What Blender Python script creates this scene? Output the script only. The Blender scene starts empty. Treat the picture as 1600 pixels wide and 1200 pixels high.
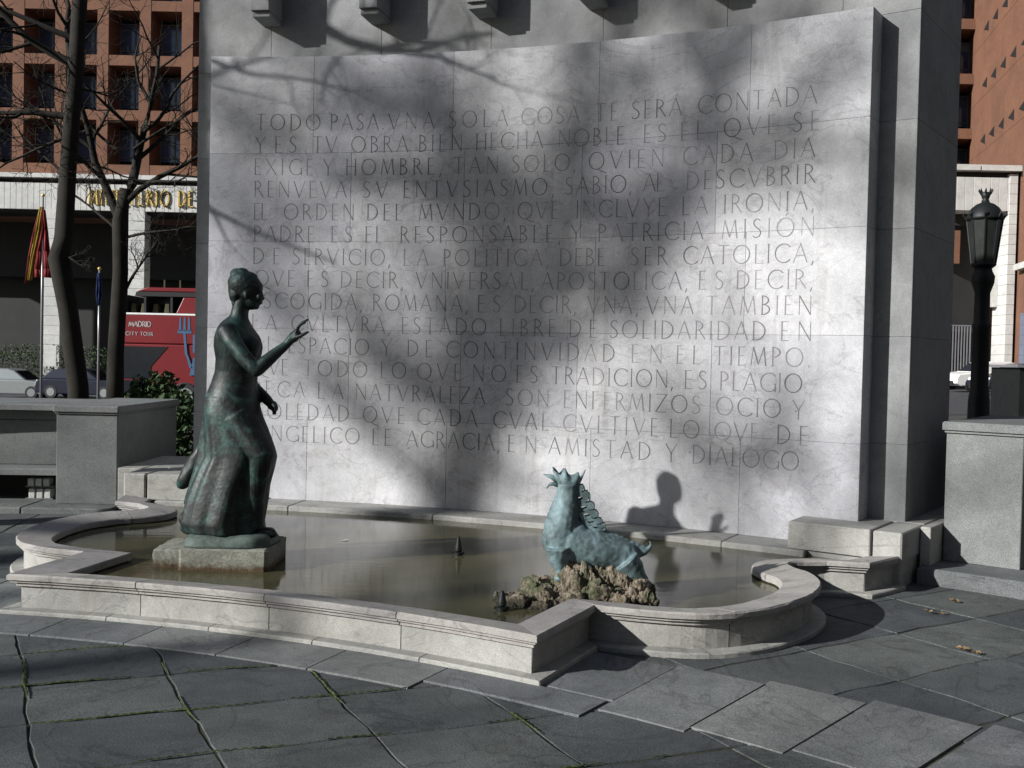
import bpy, bmesh, math, random
from mathutils import Vector, Matrix, noise
R_ = math.radians
sc = bpy.context.scene
COL = sc.collection

# ------------------------------------------------------------------ camera
cam_d = bpy.data.cameras.new('camera'); cam = bpy.data.objects.new('camera', cam_d); COL.objects.link(cam)
cam_d.sensor_width = 36; cam_d.lens = 36.0; cam_d.clip_start = .05; cam_d.clip_end = 2000
pit = math.atan(40/1600); rol = 0.022
fw = Vector((0, math.cos(pit), -math.sin(pit))); X0 = Vector((1, 0, 0)); U0 = X0.cross(fw)
cx_ = X0*math.cos(rol)+U0*math.sin(rol); cy_ = -X0*math.sin(rol)+U0*math.cos(rol)
M = Matrix.Identity(4)
for i in range(3):
    M[i][0] = cx_[i]; M[i][1] = cy_[i]; M[i][2] = -fw[i]
M[0][3], M[1][3], M[2][3] = 0, 0, 1.6
cam.matrix_world = M
sc.camera = cam

# ------------------------------------------------------------------ light
AZ, EL = 62.3, 22.7            # azimuth the light travels toward (from +Y to +X), elevation
ld = Vector((math.sin(R_(AZ))*math.cos(R_(EL)), math.cos(R_(AZ))*math.cos(R_(EL)), -math.sin(R_(EL))))
w = bpy.data.worlds.new('World'); sc.world = w; w.use_nodes = True
nt = w.node_tree; bgn = nt.nodes['Background']
sky = nt.nodes.new('ShaderNodeTexSky'); sky.sky_type = 'NISHITA'; sky.sun_disc = False
sky.sun_elevation = R_(EL); sky.sun_rotation = math.atan2(-ld.x, -ld.y); sky.altitude = 650
nt.links.new(sky.outputs[0], bgn.inputs[0]); bgn.inputs[1].default_value = 0.05
sl = bpy.data.lights.new('sun', 'SUN'); sun = bpy.data.objects.new('sun', sl); COL.objects.link(sun)
sl.energy = 5.0; sl.angle = R_(0.53); sl.color = (1.0, .985, .965)
sun.rotation_euler = ld.to_track_quat('-Z', 'Y').to_euler()
sc.view_settings.view_transform = 'Standard'; sc.view_settings.look = 'None'
sc.view_settings.exposure = 0.62; sc.view_settings.gamma = 1.0; sc.view_settings.use_curve_mapping = False
sc.cycles.max_bounces = 6; sc.cycles.diffuse_bounces = 3; sc.cycles.glossy_bounces = 3
sc.cycles.sample_clamp_indirect = 4

# ------------------------------------------------------------------ materials
def newmat(name):
    m = bpy.data.materials.new(name); m.use_nodes = True
    return m, m.node_tree, m.node_tree.nodes['Principled BSDF']
def nd(nt, t, **k):
    n = nt.nodes.new(t)
    for a, b in k.items(): setattr(n, a, b)
    return n
def ramp(nt, fac, stops):
    r = nt.nodes.new('ShaderNodeValToRGB'); e = r.color_ramp.elements
    while len(e) < len(stops): e.new(.5)
    for x, (p, c) in zip(e, stops):
        x.position = p; x.color = (c, c, c, 1) if isinstance(c, (int, float)) else (*c, 1)
    nt.links.new(fac, r.inputs[0]); return r.outputs[0]
def noi(nt, co, scale, detail=4, rough=.6, dist=0):
    n = nt.nodes.new('ShaderNodeTexNoise'); n.inputs['Scale'].default_value = scale
    n.inputs['Detail'].default_value = detail; n.inputs['Roughness'].default_value = rough
    n.inputs['Distortion'].default_value = dist
    nt.links.new(co, n.inputs['Vector']); return n.outputs['Fac']
def mix(nt, a, b, fac, mode='MIX'):
    m = nt.nodes.new('ShaderNodeMix'); m.data_type = 'RGBA'; m.blend_type = mode
    for s, v in ((6, a), (7, b)):
        if isinstance(v, tuple): m.inputs[s].default_value = (*v, 1)
        else: nt.links.new(v, m.inputs[s])
    if isinstance(fac, (int, float)): m.inputs[0].default_value = fac
    else: nt.links.new(fac, m.inputs[0])
    return m.outputs[2]
def coords(nt, scale=(1, 1, 1)):
    g = nt.nodes.new('ShaderNodeNewGeometry'); mp = nt.nodes.new('ShaderNodeMapping')
    mp.inputs['Scale'].default_value = scale
    nt.links.new(g.outputs['Position'], mp.inputs['Vector']); return mp.outputs[0]
def bump(nt, b, h, strength, dist):
    n = nt.nodes.new('ShaderNodeBump'); n.inputs['Strength'].default_value = strength; n.inputs['Distance'].default_value = dist
    nt.links.new(h, n.inputs['Height']); nt.links.new(n.outputs[0], b.inputs['Normal'])

def stone(name, c1, c2, speck=.25, stain=(.14, .12, .09), stain_amt=.5, streak=.5, pscale=1.0, rough=.75, vary=.12, bmp=.35, veins=0):
    """stone: two tones, fine speckle, blotchy stains, vertical run-off streaks, a small shift per block"""
    m, nt, b = newmat(name); co = coords(nt)
    base = mix(nt, c1, c2, ramp(nt, noi(nt, co, 1.7*pscale, 6, .65, .4), [(.35, 0), (.65, 1)]))
    oi = nt.nodes.new('ShaderNodeObjectInfo')
    base = mix(nt, base, mix(nt, (1-vary, 1-vary, 1-vary*.8), (1+vary*.5, 1+vary*.45, 1+vary*.3), oi.outputs['Random']), 1.0, 'MULTIPLY')
    f = noi(nt, co, 110*pscale, 3, .7)
    base = mix(nt, base, ramp(nt, f, [(.3, 1-speck*1.6), (.7, 1+speck*.4)]), .8, 'MULTIPLY')
    mid = noi(nt, co, 9*pscale, 6, .7, .8)
    base = mix(nt, base, ramp(nt, mid, [(.3, .82), (.62, 1.06)]), .8, 'MULTIPLY')
    st = ramp(nt, noi(nt, co, 3.1*pscale, 8, .75, 1.2), [(.56, 0), (.74, 1)])
    base = mix(nt, base, stain, mix(nt, (0, 0, 0), (stain_amt,)*3, st))
    if streak:
        cs = coords(nt, (7, 7, .55))
        sk = ramp(nt, noi(nt, cs, 1.0, 5, .7, .3), [(.54, 0), (.78, 1)])
        base = mix(nt, base, tuple(x*1.1 for x in stain), mix(nt, (0, 0, 0), (streak,)*3, sk))
    if veins:
        vn = noi(nt, coords(nt, (1, 1, 1.9)), .9, 5, .55, 1.8)
        base = mix(nt, base, ramp(nt, vn, [(.478, 1), (.492, 1-veins), (.506, 1)]), 1.0, 'MULTIPLY')
        vo = nt.nodes.new('ShaderNodeTexVoronoi'); vo.inputs['Scale'].default_value = 2.6; nt.links.new(co, vo.inputs['Vector'])
        pit = ramp(nt, vo.outputs['Distance'], [(.016, .55), (.030, 1)])
        base = mix(nt, base, pit, 1.0, 'MULTIPLY')
        base = mix(nt, base, ramp(nt, noi(nt, co, .55, 4, .6, .5), [(.35, .84), (.65, 1.08)]), 1.0, 'MULTIPLY')
    nt.links.new(base, b.inputs['Base Color']); b.inputs['Roughness'].default_value = rough
    b.inputs['Specular IOR Level'].default_value = .3
    mm = nt.nodes.new('ShaderNodeMath'); mm.operation = 'ADD'; nt.links.new(mid, mm.inputs[0])
    m2 = nt.nodes.new('ShaderNodeMath'); m2.operation = 'MULTIPLY'; m2.inputs[1].default_value = .4
    nt.links.new(f, m2.inputs[0]); nt.links.new(m2.outputs[0], mm.inputs[1])
    bump(nt, b, mm.outputs[0], bmp, .006)
    return m
def plain(name, c, rough=.6, metal=0, var=.15, scale=6, spec=.4, emit=None):
    m, nt, b = newmat(name); co = coords(nt)
    n = noi(nt, co, scale, 5, .65)
    base = mix(nt, tuple(x*(1-var) for x in c), tuple(min(1, x*(1+var)) for x in c), ramp(nt, n, [(.3, 0), (.7, 1)]))
    nt.links.new(base, b.inputs['Base Color']); b.inputs['Roughness'].default_value = rough
    b.inputs['Metallic'].default_value = metal; b.inputs['Specular IOR Level'].default_value = spec
    return m
def bronze(name, dark, green, amt, rough=.5, scale=5):
    m, nt, b = newmat(name); co = coords(nt)
    n = noi(nt, co, scale, 8, .75, 1.0); cs = coords(nt, (1, 1, .35)); n2 = noi(nt, cs, 11, 6, .7, .5)
    base = mix(nt, dark, green, ramp(nt, n, [(.5-amt, 0), (.62, 1)]))
    base = mix(nt, base, ramp(nt, n2, [(.32, .5), (.6, 1.12)]), .9, 'MULTIPLY')
    f = noi(nt, co, 120, 4, .7)
    base = mix(nt, base, ramp(nt, f, [(.3, .7), (.7, 1.15)]), .7, 'MULTIPLY')
    nt.links.new(base, b.inputs['Base Color'])
    nt.links.new(ramp(nt, n2, [(.3, rough-.12), (.7, rough+.2)]), b.inputs['Roughness'])
    b.inputs['Metallic'].default_value = .2
    bump(nt, b, f, .35, .004)
    return m

MAT = {}
MAT['panel'] = stone('limestone_panel', (.525, .525, .545), (.44, .445, .46), .2, (.19, .175, .155), .5, .5, vary=.12, veins=.2)
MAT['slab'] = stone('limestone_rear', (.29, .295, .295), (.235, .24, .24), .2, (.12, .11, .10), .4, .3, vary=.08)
MAT['basin'] = stone('limestone_basin', (.40, .40, .37), (.32, .315, .29), .3, (.16, .14, .10), .6, .4, pscale=1.6, vary=.1, veins=.25)
MAT['coping'] = stone('limestone_coping', (.38, .365, .34), (.31, .295, .28), .3, (.15, .13, .10), .55, 0, pscale=1.8, vary=.12, veins=.3)
MAT['granite'] = stone('pale_granite', (.22, .23, .225), (.18, .19, .187), .45, (.14, .14, .12), .35, .15, pscale=1.3, vary=.07)
MAT['pave'] = stone('paving_granite', (.125, .140, .138), (.080, .091, .090), .7, (.040, .045, .034), .8, 0, pscale=1.2, vary=.3, rough=.8, veins=.35)
MAT['pave_light'] = stone('paving_limestone', (.235, .248, .243), (.155, .168, .163), .5, (.075, .08, .065), .75, 0, pscale=1.3, vary=.2, rough=.8, veins=.3)
def rock_mat():
    m, nt, b = newmat('tufa_rock'); co = coords(nt)
    base = mix(nt, (.30, .25, .19), (.13, .105, .07), ramp(nt, noi(nt, co, 9, 6, .7, .5), [(.38, 0), (.6, 1)]))
    base = mix(nt, base, (.06, .075, .03), ramp(nt, noi(nt, co, 5, 5, .7), [(.48, 0), (.6, 1)]))
    sx = nt.nodes.new('ShaderNodeSeparateXYZ'); nt.links.new(co, sx.inputs[0])
    base = mix(nt, (.025, .025, .014), base, ramp(nt, sx.outputs[2], [(.16, 0), (.21, 1)]))      # wet band at the waterline
    f = noi(nt, co, 60, 5, .75); base = mix(nt, base, ramp(nt, f, [(.35, .35), (.6, 1.15)]), .9, 'MULTIPLY')
    nt.links.new(base, b.inputs['Base Color']); b.inputs['Roughness'].default_value = .9; bump(nt, b, f, 1.0, .012); return m
MAT['rock'] = rock_mat()
def mossy_mat():
    m, nt, b = newmat('mossy_plinth'); co = coords(nt)
    base = mix(nt, (.29, .29, .245), (.20, .205, .165), ramp(nt, noi(nt, co, 6, 6, .7, .5), [(.38, 0), (.62, 1)]))
    sx = nt.nodes.new('ShaderNodeSeparateXYZ'); nt.links.new(co, sx.inputs[0])
    ad = nt.nodes.new('ShaderNodeMath'); ad.operation = 'MULTIPLY_ADD'; nt.links.new(noi(nt, co, 22, 5, .7), ad.inputs[0]); ad.inputs[1].default_value = -.10; nt.links.new(sx.outputs[2], ad.inputs[2])
    base = mix(nt, (.075, .045, .018), base, ramp(nt, ad.outputs[0], [(.12, 0), (.165, 1)]))
    f = noi(nt, co, 80, 5, .75); base = mix(nt, base, ramp(nt, f, [(.35, .5), (.62, 1.12)]), .9, 'MULTIPLY')
    nt.links.new(base, b.inputs['Base Color']); b.inputs['Roughness'].default_value = .9; bump(nt, b, f, .8, .008); return m
MAT['mossy'] = mossy_mat()
MAT['joint'] = plain('mossy_joint', (.030, .036, .018), .95, var=.6, scale=14)
MAT['bronze'] = bronze('dark_bronze', (.0055, .009, .008), (.030, .074, .064), .03)
MAT['bronze_base'] = bronze('weathered_bronze', (.05, .07, .06), (.12, .16, .14), .15, .65, 12)
MAT['patina'] = bronze('blue_green_patina', (.075, .110, .110), (.185, .27, .29), .13, .62, 7)
def incised_mat():
    m, nt, b = newmat('incised_letter'); co = coords(nt); oi = nt.nodes.new('ShaderNodeObjectInfo')
    base = mix(nt, (.12, .115, .12), (.24, .23, .24), oi.outputs['Random'])
    base = mix(nt, base, (.30, .29, .29), ramp(nt, noi(nt, co, 7, 5, .7), [(.5, 0), (.75, .8)]))
    nt.links.new(base, b.inputs['Base Color']); b.inputs['Roughness'].default_value = .95; return m
MAT['incised'] = incised_mat()
MAT['soil'] = plain('far_ground', (.05, .05, .045), .95, var=.3)
MAT['asphalt'] = plain('asphalt', (.05, .052, .058), .85, var=.25, scale=3)
MAT['iron'] = plain('black_iron', (.008, .010, .010), .55, .2, var=.3)
MAT['bark'] = stone('bark', (.030, .026, .019), (.015, .014, .010), .5, (.02, .02, .015), .5, .3, pscale=2, bmp=.8, rough=.9)
MAT['brick'] = stone('red_brick', (.225, .108, .064), (.17, .083, .052), .4, (.13, .07, .05), .35, .2, pscale=.3, vary=.05, rough=.85)
MAT['white_stone'] = stone('white_stone_cladding', (.58, .58, .55), (.48, .48, .46), .2, (.25, .24, .22), .3, .3, pscale=.3, vary=.06)
MAT['recess_shade'] = plain('recess_shade_black', (.012, .012, .012), .7, var=.3, scale=.7)  # near-black colour stands for the shade in recesses and voids
MAT['glass'] = plain('window_glass', (.06, .085, .15), .12, var=.6, scale=.35, spec=.8)  # blue base colour stands in for the reflected sky
MAT['frame'] = plain('window_frame', (.14, .14, .15), .5)
MAT['gold'] = plain('gilt_letters', (.55, .40, .12), .45, .4)
MAT['black'] = plain('dark_rubber', (.012, .012, .013), .7)
MAT['car_glass'] = plain('dark_vehicle_glass', (.012, .015, .020), .12)
MAT['faded_print'] = plain('faded_white_print', (.36, .30, .29), .6)
MAT['dull_seat'] = plain('dull_olive_seat', (.05, .045, .02), .8)
MAT['moss'] = plain('bright_moss', (.040, .058, .013), .95, var=.6, scale=30)
MAT['silver'] = plain('silver_paint', (.27, .29, .29), .3, .4, var=.05)
MAT['white'] = plain('white_paint', (.72, .72, .70), .35, var=.06)
MAT['darkcar'] = plain('dark_blue_paint', (.018, .022, .035), .25, .2, var=.2)
MAT['redbus'] = plain('red_bus_paint', (.15, .010, .013), .4, var=.12, scale=1)
MAT['blue'] = plain('light_blue_print', (.04, .10, .18), .5)
MAT['redflag'] = plain('red_cloth', (.17, .010, .010), .8, var=.2)
MAT['yellowflag'] = plain('yellow_cloth', (.34, .23, .03), .8, var=.2)
MAT['blueflag'] = plain('blue_cloth', (.012, .025, .10), .8, var=.2)
MAT['leaf'] = plain('dry_leaf', (.20, .13, .06), .8, var=.4, scale=40)
MAT['hedge'] = plain('hedge_leaves', (.035, .065, .02), .8, var=.6, scale=8)
MAT['teal'] = plain('pale_teal_letters', (.22, .42, .40), .6)
def water_mat():
    m, nt, b = newmat('pool_water'); co = coords(nt)
    base = mix(nt, (.044, .043, .022), (.072, .066, .035), ramp(nt, noi(nt, co, 1.3, 5, .6), [(.35, 0), (.65, 1)]))
    nt.links.new(base, b.inputs['Base Color']); b.inputs['Roughness'].default_value = .085
    b.inputs['IOR'].default_value = 1.34
    bump(nt, b, noi(nt, coords(nt, (1, 2.2, 1)), 7, 4, .55), .10, .008)
    return m
MAT['water'] = water_mat()

# ------------------------------------------------------------------ object helpers
def mk(name, verts, faces, mat, parent=None, smooth=False, origin=None, **props):
    if origin is not None:
        o_ = Vector(origin); verts = [Vector(v)-o_ for v in verts]
    me = bpy.data.meshes.new(name); me.from_pydata([tuple(v) for v in verts], [], faces)
    bm = bmesh.new(); bm.from_mesh(me); bmesh.ops.recalc_face_normals(bm, faces=bm.faces); bm.to_mesh(me); bm.free()
    me.materials.append(MAT[mat] if isinstance(mat, str) else mat)
    if smooth:
        for p in me.polygons: p.use_smooth = True
    return link(name, me, parent, origin, **props)
def link(name, me, parent=None, origin=None, **props):
    o = bpy.data.objects.new(name, me); COL.objects.link(o)
    if origin is not None: o.location = origin
    if parent is not None: setpar(o, parent)
    for k, v in props.items(): o[k] = v
    return o
WM = {}
def setpar(o, p):
    o.parent = p; o.matrix_parent_inverse = WM[p.name].inverted() if p.name in WM else wm(p).inverted()
def wm(o):
    m = Matrix.LocRotScale(o.location, o.rotation_euler, o.scale)
    return wm(o.parent) @ o.matrix_parent_inverse @ m if o.parent else m
def thing(name, label, cat, loc, group=None):
    o = bpy.data.objects.new(name, None); COL.objects.link(o); o.location = loc; o.empty_display_size = .2
    o['label'] = label; o['category'] = cat
    if group: o['group'] = group
    return o
def tag(o, label, cat, group=None):
    o['label'] = label; o['category'] = cat
    if group: o['group'] = group
    return o
class G:
    """collects geometry"""
    def __init__(s): s.v = []; s.f = []
    def add(s, v, f):
        n = len(s.v); s.v += [Vector(a) for a in v]; s.f += [tuple(i+n for i in q) for q in f]; return s
    def box(s, x0, x1, y0, y1, z0, z1, rot=0, c=None):
        v = [Vector((x, y, z)) for x in (x0, x1) for y in (y0, y1) for z in (z0, z1)]
        if rot:
            c = Vector(c or (0, 0, 0)); m = Matrix.Rotation(rot, 3, 'Z'); v = [c+m@(a-c) for a in v]
        return s.add(v, [(0, 1, 3, 2), (4, 6, 7, 5), (0, 4, 5, 1), (2, 3, 7, 6), (0, 2, 6, 4), (1, 5, 7, 3)])
    def tube(s, pts, rad, n=8, cap=True):
        pts = [Vector(p) for p in pts]; base = len(s.v); up = Vector((.13, .21, .97))
        for i, p in enumerate(pts):
            d = (pts[min(i+1, len(pts)-1)]-pts[max(i-1, 0)]).normalized()
            a = d.cross(up)
            if a.length < .1: a = d.cross(Vector((1, 0, 0)))
            a.normalize(); b = d.cross(a)
            r = rad[i] if isinstance(rad, (list, tuple)) else rad
            for k in range(n):
                t = 2*math.pi*k/n; s.v.append(p+(a*math.cos(t)+b*math.sin(t))*r)
        for i in range(len(pts)-1):
            for k in range(n):
                q = base+i*n; s.f.append((q+k, q+(k+1) % n, q+n+(k+1) % n, q+n+k))
        if cap:
            s.f.append(tuple(base+k for k in range(n))); s.f.append(tuple(base+(len(pts)-1)*n+k for k in reversed(range(n))))
        return s
    def ell(s, c, r, n=16, m=10, rot=None):
        c = Vector(c); base = len(s.v); vs = []
        vs.append(Vector((0, 0, r[2])))
        for j in range(1, m):
            t = math.pi*j/m
            for k in range(n):
                u = 2*math.pi*k/n; vs.append(Vector((r[0]*math.sin(t)*math.cos(u), r[1]*math.sin(t)*math.sin(u), r[2]*math.cos(t))))
        vs.append(Vector((0, 0, -r[2])))
        if rot: vs = [rot@a for a in vs]
        s.v += [c+a for a in vs]
        for k in range(n):
            s.f.append((base, base+1+k, base+1+(k+1) % n))
            for j in range(m-2):
                q = base+1+j*n; s.f.append((q+k, q+n+k, q+n+(k+1) % n, q+(k+1) % n))
            q = base+1+(m-2)*n; s.f.append((q+k, base+len(vs)-1, q+(k+1) % n))
        return s
    def loft(s, rings, cap=True):
        base = len(s.v); n = len(rings[0])
        for r in rings: s.v += [Vector(p) for p in r]
        for i in range(len(rings)-1):
            for k in range(n):
                q = base+i*n; s.f.append((q+k, q+(k+1) % n, q+n+(k+1) % n, q+n+k))
        if cap:
            s.f.append(tuple(base+k for k in range(n))); s.f.append(tuple(base+(len(rings)-1)*n+k for k in reversed(range(n))))
        return s
    def lathe(s, c, prof, n=24):
        c = Vector(c)
        return s.loft([[c+Vector((r*math.cos(2*math.pi*k/n), r*math.sin(2*math.pi*k/n), z)) for k in range(n)] for r, z in prof])
    def prism(s, poly, z0, z1):
        n = len(poly); return s.add([(x, y, z0) for x, y in poly]+[(x, y, z1) for x, y in poly],
            [tuple(range(n))[::-1], tuple(range(n, 2*n))]+[(i, (i+1) % n, n+(i+1) % n, n+i) for i in range(n)])
    def make(s, name, mat, parent=None, **k): return mk(name, s.v, s.f, mat, parent, **k)
def remesh(g, voxel, smooth_it=2, disp=None):
    me = bpy.data.meshes.new('tmp'); me.from_pydata([tuple(v) for v in g.v], [], g.f)
    bm = bmesh.new(); bm.from_mesh(me); bmesh.ops.recalc_face_normals(bm, faces=bm.faces); bm.to_mesh(me); bm.free()
    o = bpy.data.objects.new('tmp', me); COL.objects.link(o)
    m = o.modifiers.new('r', 'REMESH'); m.mode = 'VOXEL'; m.voxel_size = voxel
    if smooth_it:
        m2 = o.modifiers.new('s', 'SMOOTH'); m2.iterations = smooth_it; m2.factor = .5
    dg = bpy.context.evaluated_depsgraph_get()
    out = bpy.data.meshes.new_from_object(o.evaluated_get(dg)); bpy.data.objects.remove(o)
    if disp:
        nr = [v.normal.copy() for v in out.vertices]
        for v, n_ in zip(out.vertices, nr): v.co += n_*disp(v.co)
    for p in out.polygons: p.use_smooth = True
    return out

# ------------------------------------------------------------------ the plan is concentric round this point
CC = Vector((-4.0, -1.7))
def P(th, r, z=0.0):
    t = R_(th); return Vector((CC.x+r*math.sin(t), CC.y+r*math.cos(t), z))
TM = 19.5                       # axis of symmetry
def arcblock(name, t0, t1, r0, r1, z0, z1, mat, parent, gap=.004, ch=.006, seg=None, slope=None, **props):
    """curved block of stone with chamfered edges; gap is the half joint in metres"""
    rm = (r0+r1)/2; g_ = math.degrees(gap/rm)
    t0 += g_; t1 -= g_; n = seg or max(1, int(abs(t1-t0)/1.2)); g = G(); rings = []
    def prof(t, k):
        zt = z1 if slope is None else z1+slope*(t-20)
        cc_ = ch
        return [P(t, r0+k, z0), P(t, r1-k, z0), P(t, r1-k, zt-cc_), P(t, r1-cc_-k, zt-k), P(t, r0+cc_+k, zt-k), P(t, r0+k, zt-cc_)]
    dc = math.degrees(ch/rm)
    rings.append(prof(t0, ch*.7)); 
    for i in range(n+1): rings.append(prof(t0+dc+(t1-t0-2*dc)*i/n, 0))
    rings.append(prof(t1, ch*.7))
    g.loft(rings); return g.make(name, mat, parent, **props)


# ================================================================== SETTING
rnd = random.Random(5)
def street_z(x, y):
    return -.35+.021*x if y > 30 else -.02
# far ground and street: one sheet that tilts gently beyond the plaza
g = G(); xs = [-600, -120, -60, -30, -14, 0, 14, 30, 60, 120, 600]; ys = [-600, -60, 15, 18, 30, 60, 120, 600]
def gz(x, y):
    t = min(1, max(0, (y-15)/15)); xx = max(-60, min(60, x))
    return -.06+t*(-.14+.028*xx)
for y in ys:
    for x in xs: g.v.append(Vector((x, y, gz(x, y))))
nx = len(xs)
for j in range(len(ys)-1):
    for i in range(nx-1): g.f.append((j*nx+i, j*nx+i+1, (j+1)*nx+i+1, (j+1)*nx+i))
g.make('ground', 'soil', kind='structure')
g = G(); yy_ = [31, 36, 42, 48, 56]; xx_ = [-70, -40, -20, 0, 20, 40, 70]
for y in yy_:
    for x in xx_: g.v.append(Vector((x, y, gz(x, y)+.012+.0*x)))
nx = len(xx_)
for j in range(len(yy_)-1):
    for i in range(nx-1): g.f.append((j*nx+i, j*nx+i+1, (j+1)*nx+i+1, (j+1)*nx+i))
g.make('street', 'asphalt', kind='structure')
g = G()
for a, b in [(-70, -40), (-40, -20), (-20, 0), (0, 20), (20, 40), (40, 70)]:
    v = []
    for x in (a, b):
        for y in (55.8, 61):
            for dz in (-.3, .14): v.append((x, y, gz(x, y)+dz))
    g.add(v, [(0, 1, 3, 2), (4, 6, 7, 5), (0, 4, 5, 1), (2, 3, 7, 6), (0, 2, 6, 4), (1, 5, 7, 3)])
g.make('pavement', 'pave', kind='structure')
g = G()
for k in range(-9, 10):
    x0 = k*5; v = [(x0, 43.4, gz(x0, 43.4)+.02), (x0+2.5, 43.4, gz(x0+2.5, 43.4)+.02), (x0+2.5, 43.55, gz(x0+2.5, 43.55)+.02), (x0, 43.55, gz(x0, 43.55)+.02)]
    g.add(v, [(0, 1, 2, 3)])
g.make('road_marking', 'white', kind='structure')

# ------------------------------------------------------------------ plaza paving
pz = mk('plaza_paving', [(-11, -3, -.0055), (12, -3, -.0055), (12, 15, -.0055), (-11, 15, -.0055), (-11, -3, -.1), (12, -3, -.1), (12, 15, -.1), (-11, 15, -.1)],
        [(0, 1, 2, 3), (7, 6, 5, 4), (0, 4, 5, 1), (1, 5, 6, 2), (2, 6, 7, 3), (3, 7, 4, 0)], 'joint', kind='structure')
def polar(x, y):
    dx, dy = x-CC.x, y-CC.y; return math.degrees(math.atan2(dx, dy)), math.hypot(dx, dy)
def clip(poly, n, d, keep_less):
    """cut a plan polygon with the line n.p = d"""
    out = []; sg = 1 if keep_less else -1
    for i in range(len(poly)):
        a, b = poly[i], poly[(i+1) % len(poly)]; fa, fb = sg*(a.dot(n)-d), sg*(b.dot(n)-d)
        if fa <= 0: out.append(a)
        if (fa < 0 < fb) or (fb < 0 < fa): out.append(a.lerp(b, fa/(fa-fb)))
    return out
def paver(name, corners, ztop, mat, wob=.009, ring=None):
    """one slab from its plan corners, with worn uneven edges and a small chamfer"""
    poly = [Vector(q) for q in corners]; cc = sum(poly, Vector((0, 0)))/len(poly)
    if ring:
        n_ = (cc-CC.xy).normalized(); poly = clip(poly, n_, n_.dot(CC.xy)+ring[0], ring[1])
        if len(poly) < 3: return
    area = sum(poly[i].x*poly[(i+1) % len(poly)].y-poly[(i+1) % len(poly)].x*poly[i].y for i in range(len(poly)))/2
    if abs(area) < .012: return
    c2 = sum(poly, Vector((0, 0)))/len(poly); c = Vector((*c2, 0)); pts = []
    for i in range(len(poly)):
        a = Vector((*poly[i], 0)); b = Vector((*poly[(i+1) % len(poly)], 0))
        m = 6 if (b-a).length > .3 else 2
        for k in range(m):
            p = a.lerp(b, k/m); w3 = Vector((p.x*2.3, p.y*2.3, 0)); p = p+Vector((noise.noise(w3), noise.noise(w3+Vector((9, 4, 2))), 0))*.030+Vector((noise.noise(w3*5), noise.noise(w3*5+Vector((3, 8, 1))), 0))*.008; p += (c-p).normalized()*(.002+rnd.uniform(0, wob)+(.003 if k == 0 else 0)); pts.append(p)
    tx, ty, dz = rnd.uniform(-.004, .004), rnd.uniform(-.004, .004), rnd.uniform(-.002, .001)
    h = lambda p: ztop+dz+tx*(p.x-c.x)+ty*(p.y-c.y)
    n = len(pts); v = [(p.x, p.y, ztop-.05) for p in pts]+[(p.x, p.y, h(p)-.004) for p in pts]
    for p in pts:
        q = p+(c-p).normalized()*.004; v.append((q.x, q.y, h(q)))
    f = []
    for k in range(n):
        j = (k+1) % n; f += [(k, j, n+j, n+k), (n+k, n+j, 2*n+j, 2*n+k)]
    f.append(tuple(range(2*n, 3*n)))
    return mk(name, v, f, mat, pz)
hd, vd = Vector((math.cos(R_(20.5)), math.sin(R_(20.5)))), Vector((math.sin(R_(27.5)), -math.cos(R_(27.5))))
o0 = Vector((-.54, 4.27)); S1, S2 = .65, .56
for i in range(-9, 10):
    for j in range(-10, 9):
        q = [o0+hd*S1*a+vd*S2*b for a, b in ((i, j), (i+1, j), (i+1, j+1), (i, j+1))]
        c = sum(q, Vector((0, 0)))/4; th, r = polar(*c)
        if c.y < 1.2 or c.y > 14: continue
        if r > 8.4: continue
        if abs(c.x) > c.y*.62+1.6: continue
        paver('paving_slab', [tuple(p) for p in q], 0, 'pave', ring=(7.98, True))
hd2, vd2 = Vector((math.cos(R_(32.0)), math.sin(R_(32.0)))), Vector((math.sin(R_(33)), -math.cos(R_(33))))
o1 = Vector((2.34, 6.11))
for i in range(-4, 8):
    for j in range(-7, 9):
        q = [o1+hd2*.78*a+vd2*.60*b for a, b in ((i, j), (i+1, j), (i+1, j+1), (i, j+1))]
        c = sum(q, Vector((0, 0)))/4; th, r = polar(*c)
        if th < 31 or r < 8.0 or c.y > 11 or r > 12.8: continue
        if abs(c.x) > c.y*.62+1.8 or c.y < 2: continue
        if th < 35.0 and r > 9.2: continue
        paver('paving_slab', [tuple(p) for p in q], 0, 'pave', ring=(8.50, False))
# plain plaza slabs left of the basin
hd3, vd3 = Vector((math.cos(R_(8)), math.sin(R_(8)))), Vector((math.sin(R_(8)), -math.cos(R_(8))))
for i in range(-5, 3):
    for j in range(-8, 4):
        q = [Vector((-4.3, 8.2))+hd3*.8*a+vd3*.62*b for a, b in ((i, j), (i+1, j), (i+1, j+1), (i, j+1))]
        c = sum(q, Vector((0, 0)))/4; th, r = polar(*c)
        if th > 5 or r < 8.2 or r > 13.2 or c.x < -8: continue
        paver('paving_slab', [tuple(p) for p in q], 0, 'pave', ring=(8.6, False))
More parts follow.
